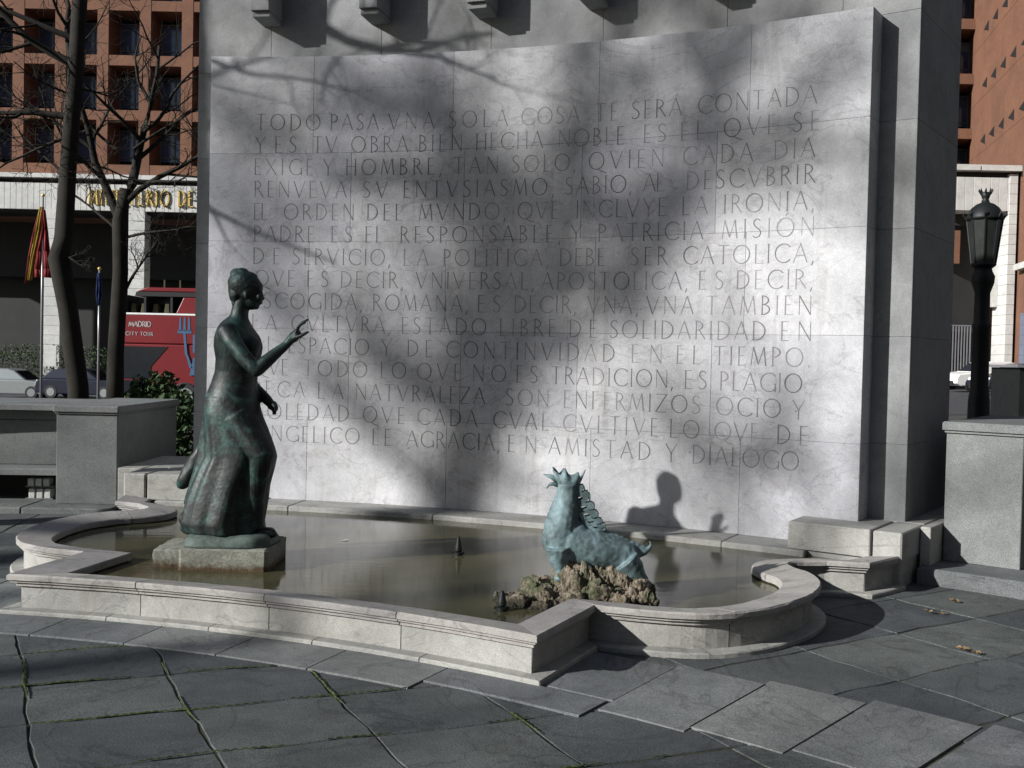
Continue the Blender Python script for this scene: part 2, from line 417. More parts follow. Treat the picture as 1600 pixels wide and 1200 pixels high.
# moss growing in some of the joints
g = G()
def moss_line(p, d, n, seedv):
    for k in range(n):
        t = k*.035; c = p+d*t
        th, r = polar(*c)
        if r > 7.46 or c.y < 2.2: continue
        w_ = .0085*max(0, noise.noise(Vector((c.x*2.1, c.y*2.1, seedv)))+.16)*1.9
        if w_ < .002: continue
        nn = Vector((-d.y, d.x)); e = d*.02; z = .004
        o_ = nn*rnd.uniform(-.003, .003)
        w3 = Vector((c.x*2.3, c.y*2.3, 0)); c = c+Vector((noise.noise(w3), noise.noise(w3+Vector((9, 4, 2)))))*.030+Vector((noise.noise(w3*5), noise.noise(w3*5+Vector((3, 8, 1)))))*.008
        q = [c-e+nn*w_*rnd.uniform(.5, 1.1)+o_, c+e+nn*w_*rnd.uniform(.5, 1.1)+o_, c+e-nn*w_*rnd.uniform(.5, 1.1)+o_, c-e-nn*w_*rnd.uniform(.5, 1.1)+o_]
        g.add([(x.x, x.y, z) for x in q]+[(c.x, c.y, z+.006)], [(0, 1, 4), (1, 2, 4), (2, 3, 4), (3, 0, 4)])
for j in range(-6, 7): moss_line(o0+vd*S2*j-hd*4.5, hd, 230, j*3.3)
for i in range(-6, 8): moss_line(o0+hd*S1*i-vd*3.5, vd, 200, i*5.1+40)
g.make('moss', 'moss', kind='stuff', label='bright green moss growing along the joints of the paving', category='moss')
# pale border stones: a thin ring along the front of the basin, a wide ring of big slabs beyond its corners
def ringslab(t0, t1, r0, r1, mat, z=.005, nm='border_stone'):
    g_ = math.degrees(.004/((r0+r1)/2)); t0 += g_; t1 -= g_; n = 4; rings = []
    for i in range(n+1):
        t = t0+(t1-t0)*i/n; a = rnd.uniform(0, .004); b = rnd.uniform(0, .004)
        rings.append([P(t, r0+a, -.05), P(t, r1-b, -.05), P(t, r1-b, z-.004), P(t, r1-b-.005, z), P(t, r0+a+.005, z), P(t, r0+a, z-.004)])
    return G().loft(rings).make(nm, mat, pz)
for a, b in [(2.2, 6.3), (6.3, 10.4), (10.4, 14.9), (14.9, 19.3), (19.3, 23.6), (23.6, 28.2), (28.2, 34.75)]:
    ringslab(a, b, 7.47 if b < 30 else 7.6, 7.86, 'pave_light', z=.008)
k = 0
for t in [31.6, 34.85, 38.0, 41.3, 44.7, 48.1, 51.5, 54.9]:
    r0 = 7.72+.02*(t-34); ringslab(t, t+3.27, r0 if t > 34 else 7.88, 8.58+.022*(t-34) if t > 34 else 8.55, 'pave_light')
for t in [3.9, .5, -2.9, -6.3, -9.7, -13.1]:
    r0 = 7.9; ringslab(t-.05, t+3.3, 7.92, 8.75, 'pave_light')

# ================================================================== BASIN
basin = thing('fountain_basin', 'low scalloped limestone fountain basin with moulded coping in front of the inscribed wall', 'fountain', P(TM, 9.5, 0))
ZC = .24
right = [(.49, 5.655), (.80, 5.555), (1.10, 5.53), (1.40, 5.645), (1.66, 5.87), (1.86, 6.135), (1.975, 6.42), (1.985, 6.68), (1.925, 6.85), (1.92, 6.975), (2.0, 7.06), (2.22, 7.10)]
def catmull(pts, n=5):
    out = []
    for i in range(len(pts)-1):
        p0 = Vector(pts[max(i-1, 0)]); p1 = Vector(pts[i]); p2 = Vector(pts[i+1]); p3 = Vector(pts[min(i+2, len(pts)-1)])
        for k in range(n):
            t = k/n; out.append(.5*((2*p1)+(p2-p0)*t+(2*p0-5*p1+4*p2-p3)*t*t+(3*p1-p0-3*p2+p3)*t**3))
    out.append(Vector(pts[-1])); return out
lobe = catmull(right, 4)
Bc = P(31.8, 7.88).xy; Dc = Vector((2.50, 7.04)); Ec = P(37.1, 11.34).xy
half = []                                  # from the axis outward: list of (point, tag)
for i in range(13): half.append(P(TM+(31.8-TM)*i/12, 7.88).xy)
iB = 12; half += lobe; iC = 13; iD = len(half); half += [Dc, Ec]
def mirror(p):
    th, r = polar(*p); return P(2*TM-th, r).xy
path = [mirror(p) for p in reversed(half[1:])]+half          # left end ... axis ... right end
NH = len(half)-1
iBr, iCr, iDr, iEr = NH+iB, NH+iC, NH+iD, NH+len(half)-1
iBl, iCl, iDl, iEl = NH-iB, NH-iC, NH-iD, 0
# inward mitre vectors (inside is on the left-hand side walking left end -> right end? resolved by sign)
def mitres(pts):
    out = []
    for i, p in enumerate(pts):
        a = (p-pts[i-1]).normalized() if i else None; b = (pts[i+1]-p).normalized() if i < len(pts)-1 else None
        na = Vector((-a.y, a.x)) if a else None; nb = Vector((-b.y, b.x)) if b else None
        if na is None: out.append(nb); continue
        if nb is None: out.append(na); continue
        m = (na+nb); m.normalize(); out.append(m/max(.45, m.dot(na)))
    return out
MT = mitres(path)
def off(i, d): return path[i]+MT[i]*d
def sweep_piece(name, i0, i1, prof, mat, f0=0, f1=0, gap=.003):
    """stone following the basin outline from vertex i0+f0 to i1+f1; prof = (inward offset, z)"""
    idx = [i0+f0]+[i for i in range(i0+1, i1+1) if i > i0+f0+.001]+([i1+f1] if f1 > .001 else [])
    def at(t, d):
        i = int(t); f = t-i
        if f < 1e-6: return off(i, d)
        return off(i, d).lerp(off(i+1, d), f)
    rings = [[Vector((*at(t, d+rnd.uniform(-.0015, .0015)), z+rnd.uniform(-.0012, .0012))) for d, z in prof] for t in idx]
    # open a fine joint at both ends
    for a, b in ((0, 1), (-1, -2)):
        dv = (rings[b][0]-rings[a][0]); dv.z = 0; dv.normalize(); rings[a] = [p+dv*gap for p in rings[a]]
    return G().loft(rings).make(name, mat, basin)
cop = [(0, .205), (0, ZC-.010), (.009, ZC), (.235, ZC-.030), (.245, ZC-.038), (.245, .165), (.035, .165), (.035, .185), (.016, .188), (.016, .2)]
wal = [(.055, .028), (.055, .168), (.215, .168), (.215, -.12), (.055, -.12)]
pli = [(-.035, -.03), (-.035, .022), (-.028, .030), (.10, .030), (.10, -.03)]
def span(i0, i1, n):
    L = [0]
    for i in range(i0, i1): L.append(L[-1]+(path[i+1]-path[i]).length)
    cuts = []
    for k in range(n+1):
        t = L[-1]*k/n
        for i in range(len(L)-1):
            if t <= L[i+1]+1e-9:
                cuts.append((i0+i, (t-L[i])/(L[i+1]-L[i]))); break
    return cuts
def run(name, i0, i1, n, prof, mat, gap=.003):
    c = span(i0, i1, n)
    for (a, fa), (b, fb) in zip(c[:-1], c[1:]):
        if fb > .999: b, fb = b+1, 0
        sweep_piece(name, a, b, prof, mat, fa, fb, gap)
for prof, nm, mat, ns in ((cop, 'coping_stone', 'coping', (1, 4, 1, 4, 1, 4, 1)), (wal, 'wall_block', 'basin', (1, 4, 1, 4, 1, 4, 1)), (pli, 'plinth_stone', 'basin', (1, 5, 1, 5, 1, 5, 1))):
    segs = [(iEl, iDl), (iDl, iCl), (iCl, iBl), (iBl, iBr), (iBr, iCr), (iCr, iDr), (iDr, iEr)]
    for (a, b), n in zip(segs, ns): run(nm, a, b, n, prof, mat)
# ledge at the foot of the wall
for t0, t1 in [(3.5, 10.1), (10.1, 17.2), (17.2, 23.8), (23.8, 30.3), (30.3, 33.6)]:
    arcblock('ledge_stone', t0, t1, 11.24, 11.66, -.1, .20, 'basin', basin, gap=.0015, ch=.01)
# basin floor and the water
inner = [off(i, .15) for i in range(len(path))]
back = [P(t, 11.4).xy for t in (36, 32, 28, 24, 20, 16, 12, 8, 3)]
def fill(name, pts, z, mat, parent=None, **k):
    bm = bmesh.new(); vs = [bm.verts.new((p.x, p.y, z)) for p in pts]
    es = [bm.edges.new((vs[i], vs[(i+1) % len(vs)])) for i in range(len(vs))]
    bmesh.ops.triangle_fill(bm, use_beauty=True, edges=es)
    me = bpy.data.meshes.new(name); bm.normal_update(); bm.to_mesh(me); bm.free()
    for p in me.polygons:
        if p.normal.z < 0: p.flip()
    me.materials.append(MAT[mat]); return link(name, me, parent, **k)
fill('basin_floor', inner+back, .02, 'rock', basin)
fill('water', inner+back, .155, 'water', kind='structure')

# ================================================================== MONUMENT
mon = thing('inscribed_monument', 'tall curved limestone wall panel carved with a long Spanish inscription, on a thick rear slab', 'monument', P(20, 11.8, 0))
ZL = [.20, 1.0, 1.835, 2.67, 3.505, 4.385]
JO = [[5.15, 10.15, 17.0, 23.8, 30.3, 35.0], [5.15, 12.15, 17.6, 23.1, 29.0, 35.0], [5.15, 10.1, 16.8, 23.8, 30.3, 35.0],
      [5.15, 12.1, 17.6, 23.1, 29.0, 35.0], [5.15, 10.2, 17.0, 23.8, 30.3, 35.0]]
for c in range(5):
    for a, b in zip(JO[c][:-1], JO[c][1:]):
        dr = rnd.uniform(0, .0016)
        arcblock('panel_slab', a, b, 11.65+dr, 11.90, ZL[c]+.0011, ZL[c+1]-.0011, 'panel', mon, gap=.0010, ch=.0025, slope=-.0034 if c == 4 else None)
# rear slab: core and facing stones
arcblock('slab_core', 4.2, 36.2, 11.93, 13.13, .2, 7.2, 'slab', mon, gap=0, ch=.01)
zr = [.2, 1.0, 1.835, 2.67, 3.505, 4.34, 5.175, 6.2, 7.2]
for c in range(len(zr)-1):
    js = [4.05, 7.6, 13.0, 18.3, 23.5, 28.9, 33.5, 36.38] if c % 2 else [4.05, 9.6, 15.4, 20.8, 26.2, 31.4, 36.38]
    if c < 5: js = None
    for a, b in zip(js[:-1], js[1:]) if js else ((4.05, 5.6), (34.5, 36.38)):
        arcblock('facing_stone', a, b, 11.90+rnd.uniform(0, .002), 11.95, zr[c]+.001, zr[c+1]-.001, 'slab', mon, gap=.0015, ch=.003)
# end faces of the rear slab
for c in range(len(zr)-1):
    for t0, t1 in ((4.05, 4.2), (36.2, 36.38)):
        arcblock('end_stone', t0, t1, 11.952, 13.15, zr[c]+.001, zr[c+1]-.001, 'slab', mon, gap=.0005, ch=.002)
# corbels
for t in (7.2, 12.5, 17.7, 22.85, 28.1, 33.3):
    w_ = .9; z0 = 4.79-.0035*(t-7)
    cb = arcblock('corbel', t, t+w_, 11.56, 11.90, z0+.05, 7.0, 'slab', mon, gap=0, ch=.005)
    arcblock('corbel_foot', t+.02, t+w_-.02, 11.60, 11.90, z0, z0+.048, 'slab', cb, gap=0, ch=.004)
# step blocks at both ends
for s in (1, -1):
    def T(t): return t if s == 1 else 2*TM-t
    def ab(nm, a, b, *r, **k):
        a, b = sorted((T(a), T(b))); return arcblock(nm, a, b, *r, **k)
    zt = .405 if s == 1 else .44
    ab('step_block', 32.85, 35.98, 11.30, 11.88, .203, zt, 'basin', mon, gap=.003, ch=.008)
    ab('step_block', 36.06, 37.13, 11.30, 11.88, .203, zt, 'basin', mon, gap=.003, ch=.012)
    ab('step_block', 33.0, 37.1, 11.885, 13.8, .203, zt+.001, 'basin', mon, gap=.003, ch=.008)
    ab('step_footing', 33.0, 37.05, 11.33, 13.8, -.05, .200, 'basin', mon, gap=.003, ch=.008)
    ab('step_block', 37.14, 37.52 if s == 1 else 38.3, 11.74, 13.0, -.05, zt, 'basin', mon, gap=.002, ch=.006)

# ------------------------------------------------------------------ inscription
FONT = {   # strokes: (weight, points) in cap-height units; weight 1 thick, 0 thin
 'A': (.72, [(0, [(0, 0), (.36, 1)]), (1, [(.36, 1), (.72, 0)]), (0, [(.13, .36), (.6, .36)])]),
 'B': (.52, [(1, [(.08, 0), (.08, 1)]), (.5, ('arc', .08, .77, .33, .23, 90, -90)), (.5, ('arc', .08, .27, .40, .27, 90, -90))]),
 'C': (.78, [(.6, ('arc', .5, .5, .46, .5, 42, 318))]),
 'D': (.74, [(1, [(.08, 0), (.08, 1)]), (.6, ('arc', .14, .5, .56, .5, 90, -90)), (0, [(.08, 1), (.14, 1)]), (0, [(.08, 0), (.14, 0)])]),
 'E': (.46, [(1, [(.08, 0), (.08, 1)]), (0, [(.08, 1), (.42, 1)]), (0, [(.08, .52), (.38, .52)]), (0, [(.08, 0), (.46, 0)])]),
 'F': (.44, [(1, [(.08, 0), (.08, 1)]), (0, [(.08, 1), (.42, 1)]), (0, [(.08, .52), (.38, .52)])]),
 'G': (.8, [(.6, ('arc', .5, .5, .46, .5, 42, 325)), (1, [(.84, .0), (.84, .42)]), (0, [(.72, .42), (.84, .42)])]),
 'H': (.7, [(1, [(.08, 0), (.08, 1)]), (1, [(.64, 0), (.64, 1)]), (0, [(.08, .52), (.64, .52)])]),
 'I': (.16, [(1, [(.08, 0), (.08, 1)])]),
 'L': (.45, [(1, [(.08, 0), (.08, 1)]), (0, [(.08, 0), (.46, 0)])]),
 'M': (.86, [(0, [(.02, 0), (.14, 1)]), (1, [(.14, 1), (.43, .08)]), (0, [(.43, .08), (.72, 1)]), (1, [(.72, 1), (.84, 0)])]),
 'N': (.74, [(0, [(.08, 0), (.08, 1)]), (1, [(.08, 1), (.68, 0)]), (0, [(.68, 0), (.68, 1)])]),
 'O': (.92, [(.6, ('arc', .46, .5, .45, .5, 0, 360))]),
 'P': (.5, [(1, [(.08, 0), (.08, 1)]), (.5, ('arc', .08, .74, .38, .26, 90, -90))]),
 'Q': (.92, [(.6, ('arc', .46, .5, .45, .5, 0, 360)), (.6, [(.5, .04), (.78, -.12), (1.05, -.2)])]),
 'R': (.58, [(1, [(.08, 0), (.08, 1)]), (.5, ('arc', .08, .75, .36, .25, 90, -90)), (1, [(.26, .5), (.6, 0)])]),
 'S': (.48, [(.6, ('s',))]),
 'T': (.62, [(1, [(.31, 0), (.31, 1)]), (0, [(0, 1), (.62, 1)])]),
 'V': (.72, [(1, [(0, 1), (.36, 0)]), (0, [(.36, 0), (.72, 1)])]),
 'X': (.66, [(1, [(0, 1), (.66, 0)]), (0, [(0, 0), (.64, 1)])]),
 'Y': (.64, [(1, [(.32, 0), (.32, .48)]), (1, [(0, 1), (.32, .48)]), (0, [(.32, .48), (.64, 1)])]),
 'Z': (.64, [(0, [(.02, 1), (.62, 1)]), (1, [(.62, 1), (0, 0)]), (0, [(0, 0), (.64, 0)])]),
 '.': (.12, [(1, [(.05, .0), (.05, .07)])]), ',': (.12, [(1, [(.07, .05), (.0, -.17)])]), "'": (.12, [(1, [(.07, 1), (.0, .85)])])}
FONT['U'] = (.66, [(1, [(.08, 1), (.08, .3)]), (.5, ('arc', .33, .3, .25, .3, 180, 360)), (.6, [(.58, .3), (.58, 1)])])
FONT['Á'] = (FONT['A'][0], FONT['A'][1]+[(.6, [(.36, 1.12), (.48, 1.27)])])
FONT['Ó'] = (FONT['O'][0], FONT['O'][1]+[(.6, [(.46, 1.12), (.58, 1.27)])])
def strokes(ch):
    adv, st = FONT[ch]; out = []
    for wgt, p in st:
        if p[0] == 'arc':
            _, x, y, rx, ry, a0, a1 = p; n = 14
            pts = [(x+rx*math.cos(R_(a0+(a1-a0)*i/n)), y+ry*math.sin(R_(a0+(a1-a0)*i/n))) for i in range(n+1)]
            ws = [.35+.75*abs(math.cos(R_(a0+(a1-a0)*i/n))) for i in range(n+1)]
        elif p[0] == 's':
            c = [(.42, .88), (.34, .98), (.2, 1.0), (.08, .9), (.05, .76), (.13, .62), (.26, .52), (.40, .40), (.45, .25), (.38, .08), (.22, 0), (.08, .03), (.02, .12)]
            pts = c; ws = [.3, .4, .5, .7, .8, 1, 1.1, 1, .8, .7, .5, .4, .3]
        else:
            pts = p; ws = [wgt]*len(p)
        out.append((pts, ws))
        if p[0] not in ('arc', 's') and wgt >= .9 and abs(p[0][0]-p[1][0]) < .01 and ch not in '.,' and ch != 'G':
            for (x, y) in (p[0], p[-1]): out.append(([(x-.055, y), (x+.055, y)], [0, 0]))
    return adv, out
def text_on(g, s, width, H_, place, wt=(.030, .062)):
    """adds the word s, stretched to width (metres); place(x, y) gives the point on the surface"""
    adv = [strokes(c) for c in s]; sp = .16
    tot = sum(a for a, _ in adv)+sp*(len(s)-1)
    nat = tot*H_; ls = 1.0
    if nat > width*1.12: ls = width*1.12/nat
    extra = (width-nat*ls)/max(1, len(s)-1); x = 0
    for k_, ((a, st), ch) in enumerate(zip(adv, s)):
        gg = g[k_] if isinstance(g, list) else g
        for pts, ws in st:
            for i in range(len(pts)-1):
                p, q = Vector(pts[i]), Vector(pts[i+1]); d = (q-p)
                if d.length < 1e-6: continue
                d.normalize(); n = Vector((-d.y, d.x)); e = d*.008
                w0 = (wt[0]+(wt[1]-wt[0])*ws[i])/2; w1 = (wt[0]+(wt[1]-wt[0])*ws[i+1])/2
                v = []
                for a_, b_ in ((p-e, -w0), (q+e, -w1), (q+e, w1), (p-e, w0)):
                    c_ = a_+n*b_; v.append(place(x+c_.x*H_*ls, c_.y*H_))
                gg.add(v, [(0, 1, 2, 3)])
        x += a*H_*ls+sp*H_*ls+extra
LINES = [
  [('TODO', 7.39, 10.53), ('PASA.', 11.03, 13.67), ('VNA', 13.88, 16.09), ('SOLA', 16.8, 19.6), ('COSA', 20.24, 22.93), ('TE', 23.65, 24.66), ('SERÁ', 25.28, 27.46), ('CONTADA', 28.14, 32.96)],
  [('Y', 7.37, 7.81), ('ES', 8.32, 9.39), ('TV', 10.2, 11.37), ('OBRA', 12.09, 14.84), ('BIEN', 15.37, 17.47), ('HECHA', 18.11, 21.27), ('NOBLE', 21.99, 24.97), ('ES', 25.82, 26.8), ('EL', 27.43, 28.44), ('QVE', 29.27, 31.38), ('SE', 32.06, 33.08)],
  [('EXIGE', 7.33, 10.22), ('Y', 10.73, 11.26), ('HOMBRE,', 11.83, 16.5), ('TAN', 17.09, 19.2), ('SOLO,', 19.86, 22.83), ('QVIEN', 23.42, 26.74), ('CADA', 27.57, 30.48), ('DIA', 31.33, 32.94)],
  [('RENVEVA', 7.34, 11.88), ('SV', 12.69, 13.88), ('ENTVSIASMO,', 14.66, 21.86), ('SABIO,', 22.36, 25.36), ('AL', 25.87, 26.77), ('DESCVBRIR', 27.73, 32.97)],
  [('EL', 7.33, 8.02), ('ORDEN', 8.84, 12.27), ('DEL', 12.9, 14.62), ('MVNDO,', 15.46, 19.61), ('QVE', 20.18, 22.06), ('INCLVYE', 22.88, 26.88), ('LA', 27.57, 28.66), ('IRONIA,', 29.33, 32.98)],
  [('PADRE', 7.35, 10.34), ('ES', 11.16, 12.2), ('EL', 12.83, 13.68), ('RESPONSABLE,', 14.55, 22.2), ('Y', 22.67, 23.14), ('PATRICIA', 23.9, 28.5), ('MISIÓN', 29.3, 33.01)],
  [('DE', 7.33, 8.66), ('SERVICIO,', 9.29, 14.1), ('LA', 14.73, 15.94), ('POLITICA,', 16.66, 21.67), ('DEBE', 22.17, 24.24), ('SER', 25.39, 26.99), ('CATOLICA,', 27.68, 33.03)],
  [('QVE', 7.44, 9.4), ('ES', 10.0, 11.07), ('DECIR,', 11.67, 14.75), ('VNIVERSAL,', 15.37, 21.01), ('APOSTOLICA,', 21.36, 27.9), ('ES', 28.36, 29.41), ('DECIR,', 29.94, 33.01)],
  [('ESCOGIDA,', 7.37, 12.76), ('ROMANA,', 13.27, 17.9), ('ES', 18.36, 19.46), ('DECIR,', 20.1, 22.99), ('VNA,', 23.51, 25.78), ('VNA', 26.15, 28.17), ('TAMBIEN', 28.72, 33.0)],
  [('LA', 7.32, 8.55), ('CVLTVRA,', 9.28, 14.17), ('ESTADO', 14.7, 18.79), ('LIBRE', 19.43, 22.07), ('DE', 22.69, 23.95), ('SOLIDARIDAD', 24.55, 31.2), ('EN', 31.79, 33.02)],
  [('EL', 7.4, 8.44), ('ESPACIO', 9.14, 13.12), ('Y', 13.75, 14.25), ('DE', 15.0, 16.22), ('CONTINVIDAD', 16.9, 24.78), ('EN', 25.52, 26.88), ('EL', 27.49, 28.53), ('TIEMPO.', 29.1, 33.0)],
  [('QVE', 7.42, 9.16), ('TODO', 9.92, 13.05), ('LO', 13.71, 14.96), ('QVE', 15.52, 17.63), ('NO', 18.19, 19.78), ('ES', 20.26, 21.28), ('TRADICION,', 21.91, 27.4), ('ES', 27.87, 28.83), ('PLAGIO.', 29.37, 32.93)],
  [('PECA', 7.43, 10.0), ('LA', 10.63, 11.9), ('NATVRALEZA', 12.5, 18.8), ('SON', 19.8, 21.82), ('ENFERMIZOS', 22.5, 28.58), ('OCIO', 29.26, 31.88), ('Y', 32.36, 32.89)],
  [('SOLEDAD', 7.61, 12.2), ('QVE', 12.9, 14.94), ('CADA', 15.57, 18.45), ('CVAL', 19.22, 21.84), ('CVLTIVE', 22.5, 26.79), ('LO', 27.29, 28.56), ('QVE', 29.21, 31.03), ('DE', 31.76, 32.99)],
  [('ANGELICO', 7.63, 12.73), ('LE', 13.36, 14.3), ('AGRACIA,', 15.06, 19.55), ('EN', 19.94, 21.3), ('AMISTAD', 21.87, 26.48), ('Y', 27.15, 27.6), ('DIALOGO.', 28.29, 32.9)],
]

letters = []
for i, row in enumerate(LINES):
    f = i/14
    for word, t0, t1 in row:
        def place(x, y, t0=t0):
            t = t0+math.degrees(x/11.65); z = (3.69+(.757-3.69)*f)-.0032*(1-f)*(t-20)
            return P(t, 11.65-.0012, z+y)
        gs = [G() for _ in word]; text_on(gs, word, (t1-t0)*math.pi/180*11.65, .150, place); letters += [g_ for g_ in gs]
letters.sort(key=lambda g_: -g_.v[0].x)          # the right hand end of the wall is nearest: its letters show largest
for g_ in letters[:299]: g_.make('letter', 'incised', mon)
g = G()
for g_ in letters[299:]: g.add(g_.v, g_.f)
g.make('small_letters', 'incised', mon, kind='stuff')

# ------------------------------------------------------------------ end piers, benches and their base slabs
def pier(t0, t1, r, zb, zt, label, deep):
    th = thing('stone_pier', label, 'pier', P((t0+t1)/2, r+.5, 0))
    arcblock('shaft', t0, t1, r, r+deep, zb+.003, zt-.085, 'granite', th, gap=0, ch=.006)
    arcblock('cap', t0-.12, t1+.12, r-.04, r+deep+.03, zt-.062, zt, 'granite', th, gap=0, ch=.012)
    arcblock('cap_moulding', t0-.05, t1+.05, r-.02, r+deep+.01, zt-.084, zt-.063, 'granite', th, gap=0, ch=.004)
    return th
pier(37.56, 40.15, 12.05, .12, 1.19, 'square stone pier with moulded cap at the right end of the fountain', 1.55)
pier(-2.45, .45, 11.85, .06, 1.04, 'square stone pier with moulded cap beside the shaded stone bench at left', 1.75)
bs = thing('base_slab', 'rough edged stone step under the right hand pier', 'stone step', P(41, 12.4, 0))
for a, b in ((37.2, 41.9), (41.9, 47.0)):
    arcblock('step_slab', a, b, 11.62, 14.2, -.05, .12, 'pave_light', bs, gap=.004, ch=.012)
bs = thing('base_slab', 'low stone step under the left hand pier and bench', 'stone step', P(-3, 12.4, 0))
for a, b in ((-3.5, .68), (-8.0, -3.5), (-13, -8.0)):
    arcblock('step_slab', a, b, 11.55, 14.2, -.05, .06, 'pave_light', bs, gap=.004, ch=.012)
bench = thing('stone_bench', 'long stone bench with panelled backrest and open space beneath the seat', 'bench', P(-6, 12.2, 0))
arcblock('backrest', -13, -2.48, 12.30, 12.47, .40, .86, 'granite', bench, gap=0, ch=.006)
arcblock('top_rail', -13, -2.48, 12.25, 12.53, .865, .965, 'granite', bench, gap=0, ch=.008)
arcblock('cap', -13, -2.6, 12.08, 13.4, .97, 1.032, 'granite', bench, gap=0, ch=.01)
arcblock('seat', -13, -2.48, 11.92, 12.45, .33, .395, 'granite', bench, gap=0, ch=.01)
arcblock('under_seat_shade', -13, -2.48, 12.50, 12.56, .06, .86, 'recess_shade', bench, gap=0, ch=.01)  # near-black sheet added to paint the shade beneath the seat
arcblock('seat_support', -13, -12.4, 12.0, 12.45, .062, .328, 'granite', bench, gap=0, ch=.01)
blocks = thing('stacked_blocks', 'small pale paving blocks stacked in the dark gap under the stone bench', 'stone blocks', P(-3.8, 12.2, .06))
for k, (z0, tt) in enumerate([(.075, -4.05), (.075, -3.68), (.075, -3.31), (.20, -4.1), (.20, -3.74), (.20, -3.38)]):
    arcblock('block', tt-.155, tt+.155, 12.1, 12.22, z0, z0+.075+(.02 if k < 3 else 0), 'white_stone', blocks, gap=.003, ch=.006)
arcblock('shelf', -4.35, -3.05, 12.1, 12.24, .062, .073, 'granite', blocks, gap=0, ch=.002)
arcblock('shelf', -4.35, -3.05, 12.1, 12.24, .185, .198, 'granite', blocks, gap=0, ch=.002)


# ================================================================== WOMAN STATUE
def pf(x, z, y):                                  # a profile point seen at depth 6.95, moved to depth y
    k = y/6.95; return Vector((x*k, y, 1.6+(z-1.6)*k))
st = thing('woman_statue', 'green bronze statue of a woman with raised hand, bun and long dress', 'statue', (-1.9, 6.98, .37))
SK = [(1.862,-1.91,-1.802,.055),(1.84,-1.93,-1.80,.07),(1.817,-1.96,-1.792,.11),(1.773,-1.995,-1.770,.165),(1.707,-2.018,-1.72,.185),(1.642,-2.024,-1.70,.17),(1.556,-2.01,-1.712,.145),(1.469,-2.015,-1.73,.13),(1.381,-2.042,-1.732,.14),(1.293,-2.08,-1.723,.165),(1.185,-2.083,-1.70,.185),(1.076,-2.077,-1.652,.19),(.945,-2.07,-1.603,.20),(.893,-2.07,-1.591,.205),(.813,-2.108,-1.607,.21),(.703,-2.15,-1.636,.22),(.571,-2.196,-1.651,.235),(.452,-2.222,-1.671,.245),(.385,-2.20,-1.66,.24)]
g = G(); rings = []; YC = 7.0
def lerp_sk(z):
    for a, b in zip(SK[:-1], SK[1:]):
        if b[0] <= z <= a[0]:
            t = (a[0]-z)/(a[0]-b[0]); t_ = t
            return [a[i]+(b[i]-a[i])*t_ for i in range(4)]
    return SK[0] if z > SK[0][0] else SK[-1]
nz = 90
for i in range(nz+1):
    z = 1.862+(.385-1.862)*i/nz; _, xl, xr, hw = lerp_sk(z)
    k = YC/6.95; xl *= k; xr *= k; zz = 1.6+(z-1.6)*k
    c = (xl+xr)/2; rx = (xr-xl)/2; fold = max(0, min(1, (1.25-z)/.35)); ring = []
    for q in range(72):
        a = 2*math.pi*q/72; ca, sa = math.cos(a), math.sin(a); e = .88 if z < 1.3 else 1
        f = 1+fold*(.014*math.sin(9*a+2.2*z+1.5*math.sin(3*a))+.012*math.sin(16*a-3*z+1)+.03*math.sin(4*a+.8))*(abs(sa)**.5)
        # a deep valley in front between the striding leg and the hanging cloth
        f -= fold*.13*math.exp(-((a-(2*math.pi-1.05))/.17)**2)+fold*.05*math.exp(-((a-(2*math.pi-1.75))/.14)**2)
        ring.append(Vector((c+rx*math.copysign(abs(ca)**e, ca)*(1 if abs(ca) > .9 else f), YC+hw*math.copysign(abs(sa)**e, sa)*f, zz)))
    rings.append(ring)
g.loft(rings)
def E3(x, z, y, r, **k): g.ell(pf(x, z, y), r, **k)
# chest, back and shoulders
E3(-1.785, 1.645, 6.92, (.075, .07, .075)); E3(-1.785, 1.645, 7.08, (.075, .07, .075))
E3(-1.93, 1.73, 6.86, (.075, .085, .07)); E3(-1.92, 1.73, 7.14, (.075, .085, .07))
E3(-1.975, 1.25, 6.95, (.10, .11, .12)); E3(-1.975, 1.25, 7.07, (.10, .11, .12))
# striding leg under the cloth, back leg and heel
g.tube([pf(-1.86, 1.15, 6.93), pf(-1.69, .90, 6.87), pf(-1.735, .62, 6.90), pf(-1.72, .40, 6.91)], [.13, .092, .068, .05], 16)
g.tube([pf(-1.98, 1.1, 7.05), pf(-2.06, .8, 7.04), pf(-2.14, .55, 7.0), pf(-2.17, .42, 6.98)], [.12, .09, .08, .06], 16)
g.ell(pf(-2.205, .46, 6.95), (.045, .05, .05)); g.ell(pf(-2.17, .40, 6.95), (.07, .06, .05))
g.ell(pf(-1.66, .38, 6.92), (.075, .04, .035)); g.ell(pf(-1.625, .365, 6.92), (.05, .035, .025))
# neck and head
HY = 6.98
g.tube([pf(-1.868, 1.78, HY), pf(-1.858, 1.85, HY), pf(-1.845, 1.94, HY), pf(-1.83, 1.98, HY)], [.088, .062, .056, .058], 16)
E3(-1.812, 2.035, HY, (.106, .080, .105), n=24, m=16)
E3(-1.775, 1.96, HY, (.062, .058, .072)); E3(-1.752, 1.915, HY, (.03, .03, .024))
E3(-1.735, 2.045, HY, (.034, .055, .042))                                  # forehead
g.tube([pf(-1.708, 2.015, HY), pf(-1.700, 1.988, HY), pf(-1.693, 1.968, HY), pf(-1.708, 1.960, HY)], [.007, .009, .011, .010], 8)
E3(-1.713, 2.022, HY-.03, (.012, .022, .005)); E3(-1.713, 2.022, HY+.03, (.012, .022, .005))   # brows
E3(-1.712, 2.002, HY-.030, (.010, .015, .009)); E3(-1.712, 2.002, HY+.030, (.010, .015, .009))  # eyelids
E3(-1.710, 1.942, HY, (.011, .020, .006)); E3(-1.712, 1.932, HY, (.010, .016, .006))            # lips
